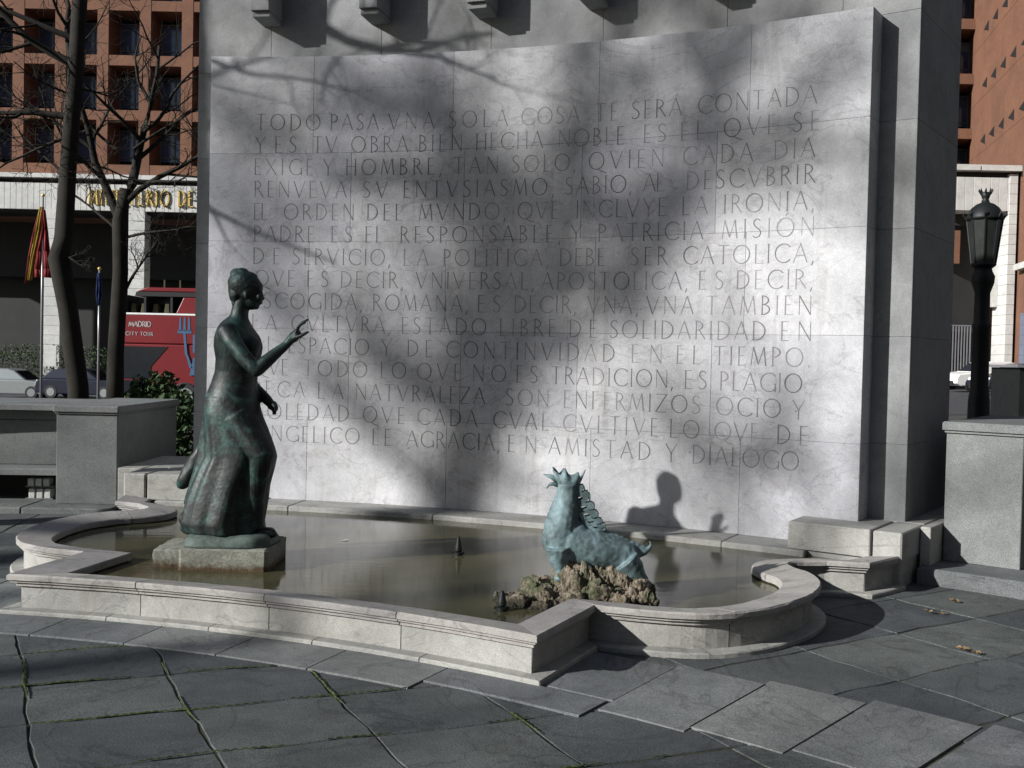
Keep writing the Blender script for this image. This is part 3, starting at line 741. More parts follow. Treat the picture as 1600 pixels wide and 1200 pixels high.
E3(-1.725, 1.975, HY-.032, (.022, .022, .03)); E3(-1.725, 1.975, HY+.032, (.022, .022, .03))    # cheeks
E3(-1.815, 1.985, HY-.078, (.016, .010, .028)); E3(-1.815, 1.985, HY+.078, (.016, .010, .028))  # ears
# right arm (towards the camera), forearm raised, open hand
def arm(pts, rr): g.tube(pts, rr, 16)
RY = 6.80
arm([pf(-1.945, 1.745, 6.84), pf(-1.90, 1.67, RY-.02), pf(-1.83, 1.58, RY-.05), pf(-1.76, 1.50, RY-.07), pf(-1.735, 1.478, RY-.07)], [.070, .060, .053, .047, .044])
g.ell(pf(-1.737, 1.482, RY-.07), (.045, .045, .045))
arm([pf(-1.737, 1.480, RY-.07), pf(-1.68, 1.535, RY-.05), pf(-1.60, 1.605, RY-.02), pf(-1.53, 1.663, RY)], [.046, .046, .037, .027])
arm([pf(-1.535, 1.66, RY), pf(-1.51, 1.69, RY), pf(-1.48, 1.72, RY), pf(-1.462, 1.742, RY)], [.028, .030, .033, .030])
g.ell(pf(-1.487, 1.712, RY), (.036, .038, .036)); g.ell(pf(-1.468, 1.735, RY), (.030, .040, .028))
for k, (dy, l, b) in enumerate([(-.030, .90, .0), (-.011, 1.04, .002), (.010, 1.0, -.002), (.030, .80, -.006)]):
    a = pf(-1.466, 1.744, RY+dy*.8); d = Vector((.072, 0, .098))*l*.92; s_ = Vector((-.012+b, dy*.30, .008))
    p0 = a+Vector((-.006, 0, .002)); p1 = a+d*.36+s_; p2 = a+d*.70+s_*.6; p3 = a+d+Vector((.006, dy*.1, -.004))
    g.tube([p0, p1, p2, p3], [.0125, .0115, .0105, .008], 10)
a = pf(-1.488, 1.705, RY-.024)
g.tube([a, a+Vector((.045, -.020, .012)), a+Vector((.080, -.026, .032)), a+Vector((.108, -.028, .046))], [.018, .0135, .012, .009], 10)
# left arm, bent behind the body, closed hand in front of the waist
arm([pf(-1.92, 1.73, 7.16), pf(-1.90, 1.58, 7.21), pf(-1.86, 1.44, 7.20)], [.07, .055, .046])
arm([pf(-1.86, 1.44, 7.20), pf(-1.76, 1.37, 7.15), pf(-1.67, 1.29, 7.06), pf(-1.645, 1.265, 7.03)], [.046, .045, .037, .032])
g.ell(pf(-1.625, 1.245, 7.02), (.036, .034, .034))
for k in range(4):
    a = pf(-1.612, 1.255-.006*k, 6.985+.021*k)
    g.tube([a, a+Vector((.022, 0, -.022)), a+Vector((.012, -.004, -.046)), a+Vector((-.012, -.004, -.050))], [.0125, .012, .011, .009], 8)
g.tube([pf(-1.63, 1.26, 6.985), pf(-1.605, 1.235, 6.968), pf(-1.60, 1.21, 6.975)], [.014, .012, .009], 8)
body = remesh(g, .0075, 2, lambda c: .0012*noise.noise(c*12)+.0010*noise.noise(c*55))
body.name = 'figure'; body.materials.clear(); body.materials.append(MAT['bronze']); link('figure', body, st)
# hair as its own piece: cap swept back to a knot
g = G()
E3(-1.832, 2.058, HY, (.108, .090, .098), n=24, m=16); E3(-1.872, 2.125, HY, (.052, .055, .044)); E3(-1.845, 2.14, HY, (.045, .05, .035))
E3(-1.872, 2.0, HY, (.062, .072, .075)); E3(-1.872, 1.945, HY, (.040, .052, .06)); E3(-1.90, 2.085, HY, (.03, .04, .03)); E3(-1.80, 2.115, HY, (.06, .065, .03))
hair = remesh(g, .008, 2, lambda c: .005*noise.noise(Vector((c.x*10, c.y*30, c.z*22)))+.003*noise.noise(c*60))
hair.materials.clear(); hair.materials.append(MAT['bronze']); link('hair', hair, st)
# end of the shawl hanging behind her
g = G()
g.tube([pf(-2.02, 1.05, 7.2), pf(-2.09, .93, 7.2), pf(-2.15, .82, 7.2), pf(-2.205, .73, 7.2), pf(-2.235, .685, 7.2), pf(-2.245, .665, 7.2)], [.045, .055, .062, .058, .04, .022], 14)
sh = remesh(g, .010, 1, lambda c: .006*noise.noise(c*18))
sh.materials.clear(); sh.materials.append(MAT['bronze']); link('shawl_end', sh, st)
# cast bronze ground under her feet
g = G(); rings = []
for z, k in ((.298, 1.0), (.315, 1.02), (.35, .97), (.378, .90), (.384, .6)):
    ring = []
    for q in range(40):
        a = 2*math.pi*q/40; e = .38
        x = math.copysign(abs(math.cos(a))**e, math.cos(a))*.285; y = math.copysign(abs(math.sin(a))**e, math.sin(a))*.225
        n_ = 1+.09*noise.noise(Vector((x*7, y*7, z*9)))
        ring.append(Vector((-1.885+x*k*n_, 6.97+y*k*n_, z+.012*noise.noise(Vector((x*9, y*9, 3))))))
    rings.append(ring)
g.loft(rings); g.make('bronze_ground', 'bronze_base', st, smooth=True)
# stone plinth standing in the water
def rough_block(name, x0, x1, y0, y1, z0, z1, mat, parent, amp=.006, rot=0, sub=9):
    bm = bmesh.new(); bmesh.ops.create_cube(bm, size=1)
    bmesh.ops.bevel(bm, geom=bm.edges[:], offset=.04, segments=1, affect='EDGES')
    bmesh.ops.subdivide_edges(bm, edges=[e for e in bm.edges if e.calc_length() > .2], cuts=sub, use_grid_fill=True)
    c = Vector(((x0+x1)/2, (y0+y1)/2, (z0+z1)/2)); s = Vector((x1-x0, y1-y0, z1-z0)); R3 = Matrix.Rotation(rot, 3, 'Z')
    for v in bm.verts:
        p = Vector((v.co.x*s.x, v.co.y*s.y, v.co.z*s.z)); p = c+R3@p
        p += v.co.normalized()*(amp*noise.noise(p*9)+amp*.8*noise.noise(p*30)); v.co = p
    me = bpy.data.meshes.new(name); bm.to_mesh(me); bm.free(); me.materials.append(MAT[mat]); return link(name, me, parent)
pl = thing('statue_plinth', 'rough stone plinth with rusty algae stains standing in the water beneath the woman statue', 'plinth', (-1.88, 6.98, .02))
rough_block('front_block', -2.18, -1.585, 6.71, 7.28, .0, .300, 'mossy', pl, .007)
rough_block('side_block', -2.375, -2.19, 6.80, 7.22, .0, .275, 'mossy', pl, .008, sub=6)

# ================================================================== BEAST STATUE
bst = thing('beast_statue', 'blue green bronze beast with jagged crowned head, toothed mane and curled tail on the rocks', 'statue', (.5, 6.2, .3))
g = G(); BY = 6.2
def Q(x, z, y=0): return Vector((x, BY+y, z))
def chain(pts, n=18): g.tube([Q(x, z, y) for x, z, y, r in pts], [r for *_, r in pts], n)
chain([(.30, .44, 0, .075), (.305, .50, 0, .100), (.315, .56, 0, .107), (.332, .63, 0, .104), (.342, .70, 0, .087), (.350, .77, 0, .069), (.354, .82, 0, .063), (.356, .85, 0, .066)])
chain([(.29, .52, 0, .085), (.36, .495, 0, .115), (.44, .475, 0, .120), (.53, .455, 0, .122), (.62, .438, 0, .108), (.70, .415, 0, .097), (.76, .400, 0, .08), (.785, .39, 0, .05)])
g.ell(Q(.30, .51), (.10, .115, .12)); g.ell(Q(.40, .55), (.10, .09, .09)); g.ell(Q(.50, .53), (.11, .07, .06))
for y in (-.065, .065):
    chain([(.30, .47, y, .085), (.305, .40, y*1.0, .062), (.318, .34, y*1.0, .045), (.33, .292, y*1.0, .036)], 12)
    g.ell(Q(.318, .285, y*1.1), (.045, .035, .02))
    chain([(.71, .40, y, .088), (.75, .355, y*1.0, .070), (.785, .31, y*1.0, .050), (.815, .272, y*1.0, .040)], 12)
    g.ell(Q(.822, .262, y*1.1), (.045, .035, .022))
# tail: a broad root that curls up into a thin hook
chain([(.74, .43, 0, .06), (.79, .435, 0, .035), (.83, .445, 0, .02), (.855, .462, 0, .0135), (.868, .485, 0, .010), (.864, .503, 0, .007), (.853, .506, 0, .0045)], 10)
# ridge of the back
for i in range(9):
    t = i/8; g.ell(Q(.555+.26*t, .572-.105*t), (.022, .016, .016))
bb = remesh(g, .0075, 2, lambda c: .006*noise.noise(c*11)+.0030*noise.noise(c*38))
bb.materials.clear(); bb.materials.append(MAT['patina']); link('body', bb, bst)
# jagged open crown round the head
g = G(); n = 60
def crown_r(k):
    a = 2*math.pi*k/n; tooth = abs(((k/n*7) % 1)-.5)*2          # 0..1, seven teeth
    return a, tooth**1.25
lo, hi, lo2, hi2 = [], [], [], []
for k in range(n):
    a, t = crown_r(k); ca, sa = math.cos(a), math.sin(a)
    tilt = -.012*ca
    t = t**1.25; top = .898+.036*t*(1+.5*math.sin(a*3+1))+tilt; rt = .080+.020*t*(.6+.6*abs(ca))
    lo.append(Vector((.356+.054*ca, BY+.054*sa, .825))); hi.append(Vector((.352+rt*ca*1.05, BY+rt*sa*.75, top)))
    lo2.append(Vector((.356+.040*ca, BY+.040*sa, .835))); hi2.append(Vector((.352+(rt-.007)*ca*1.05, BY+(rt-.007)*sa*.75, top-.002)))
mid = [l.lerp(h, .55)+Vector((0, 0, -.012)) for l, h in zip(lo, hi)]; mid2 = [l.lerp(h, .55)+Vector((0, 0, -.004)) for l, h in zip(lo2, hi2)]
g.loft([lo, mid, hi, hi2, mid2, lo2], cap=False); g.f.append(tuple(range(5*n, 6*n)))
g.make('crown', 'patina', bst, smooth=True)
g = G(); g.tube([Q(.300, .835), Q(.262, .845), Q(.236, .838), Q(.226, .815)], [.016, .012, .008, .003], 8); g.make('beard', 'patina', bst, smooth=True)
# beak-like front tip of the crown
g = G(); g.tube([Q(.30, .865), Q(.25, .888), Q(.203, .901)], [.026, .014, .003], 8); g.make('snout', 'patina', bst, smooth=True)
# mane: a pierced, toothed comb down the back of the neck
inn = [(.408, .85), (.418, .80), (.440, .745), (.458, .70), (.478, .655), (.505, .620), (.545, .585), (.575, .572)]
out = [(.425, .855), (.466, .822), (.497, .755), (.523, .705), (.545, .655), (.572, .620), (.588, .598), (.583, .576)]
inn = [(x-.042, z-.020) for x, z in inn]; out = [(x-.014, z-.010) for x, z in out]
g = G()
def plate(poly, y0, y1):
    n = len(poly); g.add([(x, BY+y0, z) for x, z in poly]+[(x, BY+y1, z) for x, z in poly],
      [tuple(range(n)), tuple(range(2*n-1, n-1, -1))]+[(i, (i+1) % n, n+(i+1) % n, n+i) for i in range(n)])
rm = random.Random(3)
for y in (-.030, .026):
    g = G()
    for i in range(7):
        a, b, c, d = [Vector((q_[0], 0, q_[1])) for q_ in (inn[i], inn[i+1], out[i+1], out[i])]
        m_ = lambda u, v: (a*(1-u)+b*u)*(1-v)+(d*(1-u)+c*u)*v
        # a ragged tooth with a small hole near the root
        for quad in ([(0, 0), (1, 0), (.97, .34), (.05, .30)], [(0, .28), (.30, .28), (.42, .75), (0, .70)], [(.72, .30), (1, .30), (1, .72), (.60, .74)], [(0, .68), (1, .66), (.80, 1.0), (.15, 1.22)]):
            p4 = [m_(u+rm.uniform(-.05, .05), v+rm.uniform(-.04, .04)) for u, v in quad]
            plate([(p.x, p.z) for p in p4], y-.007+rm.uniform(-.004, .004), y+.009)
        e0, e1 = m_(.05, 1.0), m_(.85, 1.08)
        g.tube([Q(e0.x, e0.z, y), Q((e0.x+e1.x)/2+.010, (e0.z+e1.z)/2+.006, y), Q(e1.x, e1.z, y)], [.007, .010, .006], 6)
    g.make('mane_comb', 'patina', bst)

# rocks under the beast
rp = thing('rock_pile', 'mound of brown pitted tufa rocks rising from the pool under the blue green beast', 'rocks', (.45, 6.15, .02))
spots = [(.08, 5.98, .115, .15), (.25, 6.02, .13, .19), (.43, 5.98, .13, .16), (.60, 6.03, .125, .19), (.77, 6.10, .125, .22), (.16, 6.25, .14, .19), (.36, 6.25, .15, .23),
         (.56, 6.28, .15, .21), (.78, 6.28, .12, .24), (.38, 6.13, .11, .275), (.55, 6.17, .11, .27), (.83, 6.02, .07, .17), (.47, 6.08, .10, .26), (-.03, 6.12, .10, .13), (.70, 6.14, .10, .245), (.20, 5.90, .08, .14), (.66, 5.93, .07, .17)]
for i, (x, y, r, zt) in enumerate(spots):
    bm = bmesh.new(); bmesh.ops.create_icosphere(bm, subdivisions=5, radius=1); o_ = Vector((i*3.1, i*1.7, i))
    for v in bm.verts:
        c = v.co.copy(); n1 = noise.noise(c*1.3+o_); n2 = noise.turbulence(c*3.2+o_, 4, True); n3 = noise.voronoi(c*1.9+o_)[0][0]; n4 = noise.noise(c*11+o_)
        k = .98+.42*n1+.20*(n2-.5)-.26*n3+.06*n4
        v.co = Vector((x+c.x*r*1.12*k, y+c.y*r*k, (zt*1.32+.02)/2+c.z*(zt*1.32+.02)/2*k*1.12))
    me = bpy.data.meshes.new('rock'); bm.to_mesh(me); bm.free(); me.materials.append(MAT['rock']); link('rock', me, rp)

# small fountain nozzles in the water
for (x, y, h), lb in (((-.365, 7.45, .13), 'small dark fountain nozzle standing in the middle of the pool'), ((-.03, 5.83, .11), 'small dark fountain nozzle beside the left edge of the rocks')):
    t = thing('fountain_nozzle', lb, 'nozzle', (x, y, .02), 'fountain nozzles in the pool')
    G().lathe((x, y, 0), [(.018, .02), (.018, .15), (.034, .155), (.034, .175), (.02, .18)], 14).make('pipe', 'iron', t, smooth=False)
    G().lathe((x, y, 0), [(.02, .181), (.028, .19), (.026, .21), (.010, .16+h), (.008, .16+h)], 14).make('nozzle_head', 'iron', t)
    G().box(x-.045, x+.045, y-.008, y+.008, .165, .178).make('cross_bar', 'iron', t)

# fallen leaves
def leaf(x, y, s, lb):
    g = G(); n = 9; v = [(x, y, .014)]; a0 = rnd.uniform(0, 6)
    for k in range(n*2):
        a = a0+math.pi*k/n; r = s*(.55+.45*abs(math.cos(a*2.5)))*(1 if k % 2 else .7); v.append((x+r*math.cos(a), y+r*math.sin(a), .010+rnd.uniform(0, s*.5)))
    g.add(v, [(0, 1+k, 1+(k+1) % (2*n)) for k in range(2*n)])
    tag(g.make('fallen_leaf', 'leaf'), lb, 'leaf', 'dry leaves on the paving')
leaf(2.585, 5.745, .045, 'crumpled dry leaf on the paving joint at right'); leaf(2.63, 5.69, .03, 'smaller dry leaf touching the crumpled one on the paving joint')
leaf(2.74, 6.62, .04, 'dry leaf on the cross joint nearest the right hand pier'); leaf(3.05, 6.95, .04, 'dry leaf lying against the edge of the right pier step')
leaf(2.83, 6.60, .025, 'tiny dry leaf to the right of the leaf on the cross joint')
tag(mk('floating_leaf', [(-1.30, 7.90, .158), (-1.255, 7.92, .160), (-1.24, 7.965, .159), (-1.28, 7.95, .161)], [(0, 1, 2, 3)], 'white_stone'), 'tiny pale leaf floating on the pool between the statue and the middle nozzle', 'leaf')


# ================================================================== MINISTRY BUILDING
def boxmesh(name, sx, sy, sz, mat, bev=0):
    g = G().box(-sx/2, sx/2, -sy/2, sy/2, 0, sz); me = bpy.data.meshes.new(name); me.from_pydata([tuple(v) for v in g.v], [], g.f)
    bm = bmesh.new(); bm.from_mesh(me)
    if bev: bmesh.ops.bevel(bm, geom=bm.edges[:], offset=bev, segments=1, affect='EDGES')
    bmesh.ops.recalc_face_normals(bm, faces=bm.faces); bm.to_mesh(me); bm.free(); me.materials.append(MAT[mat]); return me
def put(name, me, loc, parent): return link(name, me, parent, origin=loc)
BY0 = 63.0
bld = thing('ministry_building', 'large red brick ministry building with deep square window grid over a white stone ground floor', 'building', (-7, BY0, -.3))
PX = [-20.28-2.575*k for k in range(-20, 10)]; PX.sort()
FZ = [12.62+3.33*k for k in range(5)]
mp_ = boxmesh('brick_pier', .68, 2.0, 14.6, 'brick')
for x in PX: put('brick_pier', mp_, (x, BY0+1.0, 12.25), bld)
xa, xb = PX[0], PX[-1]
ms = boxmesh('brick_spandrel', xb-xa, 1.96, .62, 'brick')
for z in FZ: put('brick_spandrel', ms, ((xa+xb)/2, BY0+1.0, z-.31), bld)
mg = boxmesh('pane', .86, .03, 1.9, 'glass'); mf = None
g = G()
for x in (-.93, 0, .93): g.box(x-.045, x+.045, -.05, .05, .3, 2.7)
for z in (.3, .95, 2.62): g.box(-.88, .88, -.045, .045, z, z+.07)
mf = bpy.data.meshes.new('window_frame'); mf.from_pydata([tuple(v) for v in g.v], [], g.f); mf.materials.append(MAT['frame'])
MAT['blind'] = plain('pale_blind', (.16, .17, .20), .8)
mbl = [boxmesh('blind', .84, .02, .5, 'blind'), boxmesh('blind', .84, .02, 1.05, 'blind')]
mlo = boxmesh('sill_panel', 1.8, .05, .6, 'frame')
for zi, z in enumerate(FZ[:4]):
    for a in PX[:-1]:
        xc = a+1.2875
        if -14 < xc < 23: continue                     # wholly behind the monument
        wo = put('window', mf, (xc, BY0+1.9, z+.1), bld)
        if (int(xc*7)+zi*5) % 3 == 0:
            bl = bpy.data.objects.new('blind', mbl[(int(xc*3)+zi) % 2]); COL.objects.link(bl); bl.parent = wo; bl.location = (-.465 if zi % 2 else .465, 0.0, 2.62-(.5 if (int(xc*3)+zi) % 2 == 0 else 1.05))
        for dx in (-.465, .465):
            p = bpy.data.objects.new('pane', mg); COL.objects.link(p); p.parent = wo; p.location = (dx, .03, .75)
G().box(xa-.3, xb+.3, BY0+2.05, BY0+2.4, 12.3, 27).make('rear_wall', 'recess_shade', bld)
# the wall above and the stretch hidden behind the monument
G().box(xa-.34, xb+.34, BY0+.02, BY0+2.0, 26.4, 28).make('parapet', 'brick', bld)
G().box(xa-.6, xb-6, BY0-.35, BY0+2, 12.0, 12.26).make('cornice', 'white_stone', bld)
G().box(xa-.4, xb-6.2, BY0+.45, BY0+2, 11.72, 12.0).make('cornice_recess', 'recess_shade', bld)
mb = boxmesh('fascia_panel', .345, .25, 1.62, 'white_stone', .01)
x = xa-.3; 
while x < -12:
    put('fascia_panel', mb, (x, BY0+.1, 10.1), bld); x += .36
G().box(-11.9, xb-6.2, BY0-.02, BY0+.25, 10.1, 11.72).make('fascia', 'white_stone', bld)
mblk = boxmesh('pier_block', 1.0, 1.0, .585, 'white_stone', .018)
for x in (-38.6, -33.5, -28.35, -23.2, -18.05):
    for k in range(18): put('pier_block', mblk, (x, BY0+.45, -.55+.592*k), bld)
mq = boxmesh('stone_pier', 1.0, 1.0, 10.6, 'white_stone')
for x in (-12.9, -7.8, -2.7, 2.4, 7.5, 12.6, 17.7): put('stone_pier', mq, (x, BY0+.45, -.5), bld)
G().box(xa, xb, BY0+6.5, BY0+7, -1, 10.1).make('inner_wall', 'recess_shade', bld)
G().box(xa, xb, BY0+.3, BY0+6.5, 9.95, 10.09).make('soffit', 'recess_shade', bld)
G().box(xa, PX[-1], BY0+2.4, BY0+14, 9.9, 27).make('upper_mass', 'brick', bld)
G().box(xa, -14, BY0+5, BY0+6.4, 6.3, 10).make('mezzanine', 'recess_shade', bld)
xx = -26.15
for ch in 'MINISTERIO DE SANIDAD':
    wd = {'M': .66, 'I': .22, 'N': .56, 'S': .42, 'T': .5, 'E': .42, 'R': .48, 'O': .62, ' ': .3, 'D': .56, 'A': .56}[ch]
    if ch != ' ':
        g = G(); text_on(g, ch, wd, .92, lambda a, b, xx=xx: Vector((xx+a*.72, BY0-.12, 10.45+b)), wt=(.07, .15))
        o = g.make('letter', 'gold', bld); md = o.modifiers.new('s', 'SOLIDIFY'); md.thickness = .08
    xx += wd*.90+.12
# portico further right
por = thing('entrance_portico', 'white stone entrance portico with panelled fascia and blockwork pillar behind the street lamp', 'portico', (23.8, 52.5, .3))
G().box(21.8, 23.32, 51.75, 54, 11.58, 11.86).make('cornice', 'white_stone', por)
G().box(23.40, 25.45, 51.75, 54, 11.58, 11.86).make('cornice', 'white_stone', por)
G().box(21.8, 25.35, 52.25, 54, 11.28, 11.57).make('cornice_recess', 'recess_shade', por)
mb2 = boxmesh('fascia_panel', .415, 1.2, 1.68, 'white_stone', .012)
for k in range(8): put('fascia_panel', mb2, (22.05+.43*k-.0, 52.62, 9.59), por)
mbk = boxmesh('pier_block', .42, 1.45, .50, 'white_stone', .015)
for k in range(22): put('pier_block', mbk, (25.14, 52.72, .3+.508*k), por)
G().box(18, 25.1, 54.02, 54.2, -.5, 11.5).make('dark_interior', 'recess_shade', por)  # near-black sheet put in for the shaded portico interior
G().box(21.8, 24.9, 53.3, 54, 9.0, 9.57).make('beam', 'recess_shade', por)
G().box(24.55, 24.92, 52.9, 53.9, 4.8, 6.9).make('wall_panel', 'white_stone', por)
G().box(22.2, 22.95, 53.0, 54.0, 7.0, 8.7).make('brick_bracket', 'brick', por)
# brick wing running towards us
wing = thing('brick_wing', 'tall orange brick building wing with rows of small triangular windows at the right edge', 'building', (26, 54, .3))
w0 = Vector((27.8, 63, 0)); wd_ = Vector((-.2055, -.9787, 0)); wn = Vector((-.9787, .2055, 0))
def W(s, z, d=0): return w0+wd_*s+wn*d+Vector((0, 0, z))
def wallbox(g, s0, s1, z0, z1, d0, d1):
    v = [W(s, z, d) for s in (s0, s1) for d in (d0, d1) for z in (z0, z1)]
    return g.add(v, [(0, 1, 3, 2), (4, 6, 7, 5), (0, 4, 5, 1), (2, 3, 7, 6), (0, 2, 6, 4), (1, 5, 7, 3)])
wallbox(G(), -.5, 17, -.5, 28, -9, 0).make('wall', 'brick', wing)
for r in range(4):
    for k in range(7):
        s = 2.2+2.05*k; z = 11.75+3.27*r-.02*k
        if r == 0 and s < 9.5: continue
        tri = [(s, z), (s+1.15, z+.22), (s+1.15, z-.40)]
        v = [W(a, b, -.3) for a, b in tri]+[W(a, b, .015) for a, b in tri]
        G().add(v, [(0, 1, 2), (5, 4, 3), (0, 1, 4, 3), (1, 2, 5, 4), (2, 0, 3, 5)]).make('window', 'recess_shade', wing)
for z in (11.0+.02, 14.3, 17.55, 20.8, 24.1):
    wallbox(G(), -.5, 17, z, z+.05, 0, .012).make('brick_course', 'brick', wing)
wallbox(G(), 12.0, 13.1, .5, 4.4, 0, .02).make('tall_window', 'glass', wing); wallbox(G(), 11.75, 17, 6.55, 6.85, 0, .35).make('sill', 'white_stone', wing)

# ================================================================== TREES
def tree_mesh(trunk, seed, levels=4, dens=1.0, length=3.0, spread=.75, up=.25, minr=.006, kids=(5, 5, 4, 4), start=.35, rfac=.5, first=None, extra=()):
    """trunk: list of (point, radius). returns (trunk geometry, crown geometry)"""
    rn = random.Random(seed); gt = G(); gc = G()
    gt.tube([p for p, _ in trunk], [r for _, r in trunk], 12)
    def grow(p, d, L, r, lev):
        n = 6 if lev <= 1 else 4; pts = [p]; rr = [r]; q = p.copy(); dd = d.copy()
        for i in range(n):
            dd += Vector((rn.gauss(0, .16), rn.gauss(0, .16), rn.gauss(0, .13)+up*.12)); dd.normalize()
            q = q+dd*L/n; pts.append(q.copy()); rr.append(max(minr*.6, r*(1-.72*(i+1)/n)))
        gc.tube(pts, rr, 7 if lev == 0 else (5 if lev == 1 else 3), cap=False)
        if lev+1 >= levels: return
        k = kids[min(lev, len(kids)-1)]
        for c in range(k):
            t = .2+.8*(c+rn.random())/k; f = t*n; i = min(int(f), n-1); base = pts[i].lerp(pts[i+1], f-i)
            a = (pts[i+1]-pts[i]).normalized(); s = a.cross(Vector((rn.gauss(0, 1), rn.gauss(0, 1), rn.gauss(0, 1)))).normalized()
            nd_ = (a*(1-spread*.55)+s*spread+Vector((0, 0, up*.3))).normalized()
            grow(base, nd_, L*rn.uniform(.48, .72)*(1-.35*t), max(minr, rr[i]*rn.uniform(.45, .65)), lev+1)
    for pts_, rs_, L_ in extra:
        gc.tube(pts_, rs_, 8)
        for i in range(len(pts_)-1):
            for q_ in range(3):
                d_ = (pts_[i+1]-pts_[i]).normalized(); s_ = d_.cross(Vector((rn.gauss(0, 1), rn.gauss(0, 1), rn.gauss(0, 1)))).normalized()
                grow(pts_[i].lerp(pts_[i+1], rn.random()), (d_*.6+s_*.8).normalized(), L_*rn.uniform(.6, 1.1), rs_[i]*.5, 1)
    if first is None:
        N = int(9*dens); T = len(trunk)-1
        for c in range(N):
            f = (start+(1-start)*(c+.5)/N)*T; i = min(int(f), T-1); b = trunk[i][0].lerp(trunk[i+1][0], f-i); r = trunk[i][1]
            a = c*2.4+rn.random(); grow(b, Vector((math.cos(a), math.sin(a), .55)).normalized(), length*rn.uniform(.8, 1.15), r*rfac, 0)
    else:
        for b, d, L, r in first: grow(Vector(b), Vector(d).normalized(), L, r, 0)
    return gt, gc
def plant(name, label, cat, gt, gc, base, group=None):
    t = thing(name, label, cat, base, group)
    gt.make('trunk', 'bark', t, smooth=True); gc.make('crown', 'bark', t, smooth=True); return t
V = Vector
# the two street trees behind the bench wall
tr = [(V((-6.75, 16, -.2)), .17), (V((-6.78, 16, 1.0)), .155), (V((-6.95, 16, 2.2)), .15), (V((-7.10, 16, 3.0)), .165), (V((-7.03, 16, 3.35)), .14), (V((-6.97, 16, 4.5)), .125), (V((-6.88, 16, 5.8)), .12), (V((-6.8, 16, 7.5)), .11), (V((-6.7, 16.1, 10)), .07)]
a, b = tree_mesh(tr, 11, 4, first=[((-6.95, 16, 5.2), (-1, -.1, -.05), 1.7, .06), ((-6.9, 16, 6.0), (-1, .1, .55), 2.4, .07), ((-6.9, 16, 6.4), (-.9, 0, .35), 2.2, .05), ((-6.9, 16, 5.9), (-.3, .1, 1), 2.5, .05),
    ((-6.97, 16, 4.9), (-.8, 0, -.45), 1.6, .03), ((-6.97, 16, 4.6), (.7, .1, -.4), 1.3, .025), ((-6.8, 16, 7.2), (.8, 0, .5), 2.6, .05), ((-7.1, 16, 3.1), (.25, -.05, -.1), .5, .03), ((-6.9, 16, 5.6), (.8, 0, .2), 1.0, .02), ((-6.99, 16, 4.3), (-.8, 0, .5), 1.6, .025), ((-6.95, 16, 5.0), (-.9, .1, .4), 1.7, .025)], kids=(6, 5, 3), up=.1)
plant('bare_tree', 'thick dark leafless tree with a kinked trunk behind the bench wall', 'tree', a, b, (-6.75, 16, -.2), 'leafless street trees behind the bench wall')
tr = [(V((-7.17, 18.5, -.2)), .17), (V((-7.17, 18.5, 1.5)), .145), (V((-7.10, 18.5, 3.0)), .135), (V((-7.12, 18.5, 3.9)), .14), (V((-7.04, 18.5, 4.5)), .09)]
a, b = tree_mesh(tr, 21, 4, first=[((-7.10, 18.5, 4.1), (.15, 0, 1), 3.2, .10), ((-7.15, 18.5, 4.0), (-.42, .1, 1), 3.2, .085), ((-7.07, 18.5, 4.2), (.5, .1, .9), 2.5, .06), ((-7.10, 18.5, 2.5), (.55, 0, 1), 1.4, .035), ((-7.10, 18.5, 3.6), (.9, 0, .55), 2.0, .03),
     ((-7.12, 18.5, 3.7), (-.9, 0, .7), 1.7, .03), ((-6.9, 18.5, 5.2), (.9, .1, .6), 1.9, .03), ((-7.2, 18.5, 5.2), (-.8, .1, .6), 1.9, .03)], kids=(7, 5, 4), up=.35, minr=.004)
plant('bare_tree', 'slimmer leafless tree forking into fine twigs in front of the red bus', 'tree', a, b, (-7.17, 18.5, -.2), 'leafless street trees behind the bench wall')
# plane trees left of the frame; their bare crowns cast the dappled shade on the wall
def proj_up(th, z, L):
    p = P(th, 11.65, z); return p+V((-math.sin(R_(AZ)), -math.cos(R_(AZ)), math.tan(R_(EL))))*L
def wall_pt(u, v, L):
    """a point of the wall given as (distance along it, height), carried L metres up the sun's rays"""
    d = 9.75-(u-330)*.0019
    z = 1.6+(561+.022*(u-835)-v)*d/1600
    xw = (u-800)/1600*d; return proj_up(math.degrees(math.atan2(xw-CC.x, d-CC.y)), z, L)
def limb(L, pts, radii, ln=2.4): return ([wall_pt(u, v, L+.25*i) for i, (u, v) in enumerate(pts)], [r*1.0 for r in radii], ln)
L = 37
ex = [limb(L, [(690, 800), (735, 650), (795, 510), (845, 420)], [.27, .25, .22, .18]),
      limb(L, [(845, 420), (878, 320), (862, 220), (880, 90), (930, -60)], [.16, .14, .11, .09, .06]),
      limb(L+1, [(860, 470), (940, 400), (985, 330), (1070, 215), (1110, 120), (1180, -40)], [.12, .10, .09, .12, .12, .07], 1.8),
      limb(L-1, [(858, 335), (760, 300), (650, 295), (560, 275), (450, 235), (340, 200)], [.10, .10, .10, .10, .08, .05], 1.6),
      limb(L+2, [(860, 360), (760, 250), (650, 160), (540, 120), (420, 60)], [.11, .12, .12, .10, .05]),
      limb(L, [(1000, 600), (1060, 670), (1120, 725), (1200, 755)], [.03, .05, .10, .04], 1.0),
      limb(L+2, [(1080, 230), (1220, 180), (1340, 60)], [.09, .10, .08])]
b0 = wall_pt(690, 800, L)
b0 = V((b0.x-.4, b0.y-.1, 0)); top_ = wall_pt(690, 800, L)
tr = [(V((b0.x, b0.y, -.06)), .42), (V((b0.x, b0.y, top_.z*.5)), .36), (top_, .26)]
a, b = tree_mesh(tr, 3, 4, first=[(top_, (-.8, .3, .5), 4.5, .12)], kids=(6, 5, 3), up=.2, minr=.012, extra=ex)
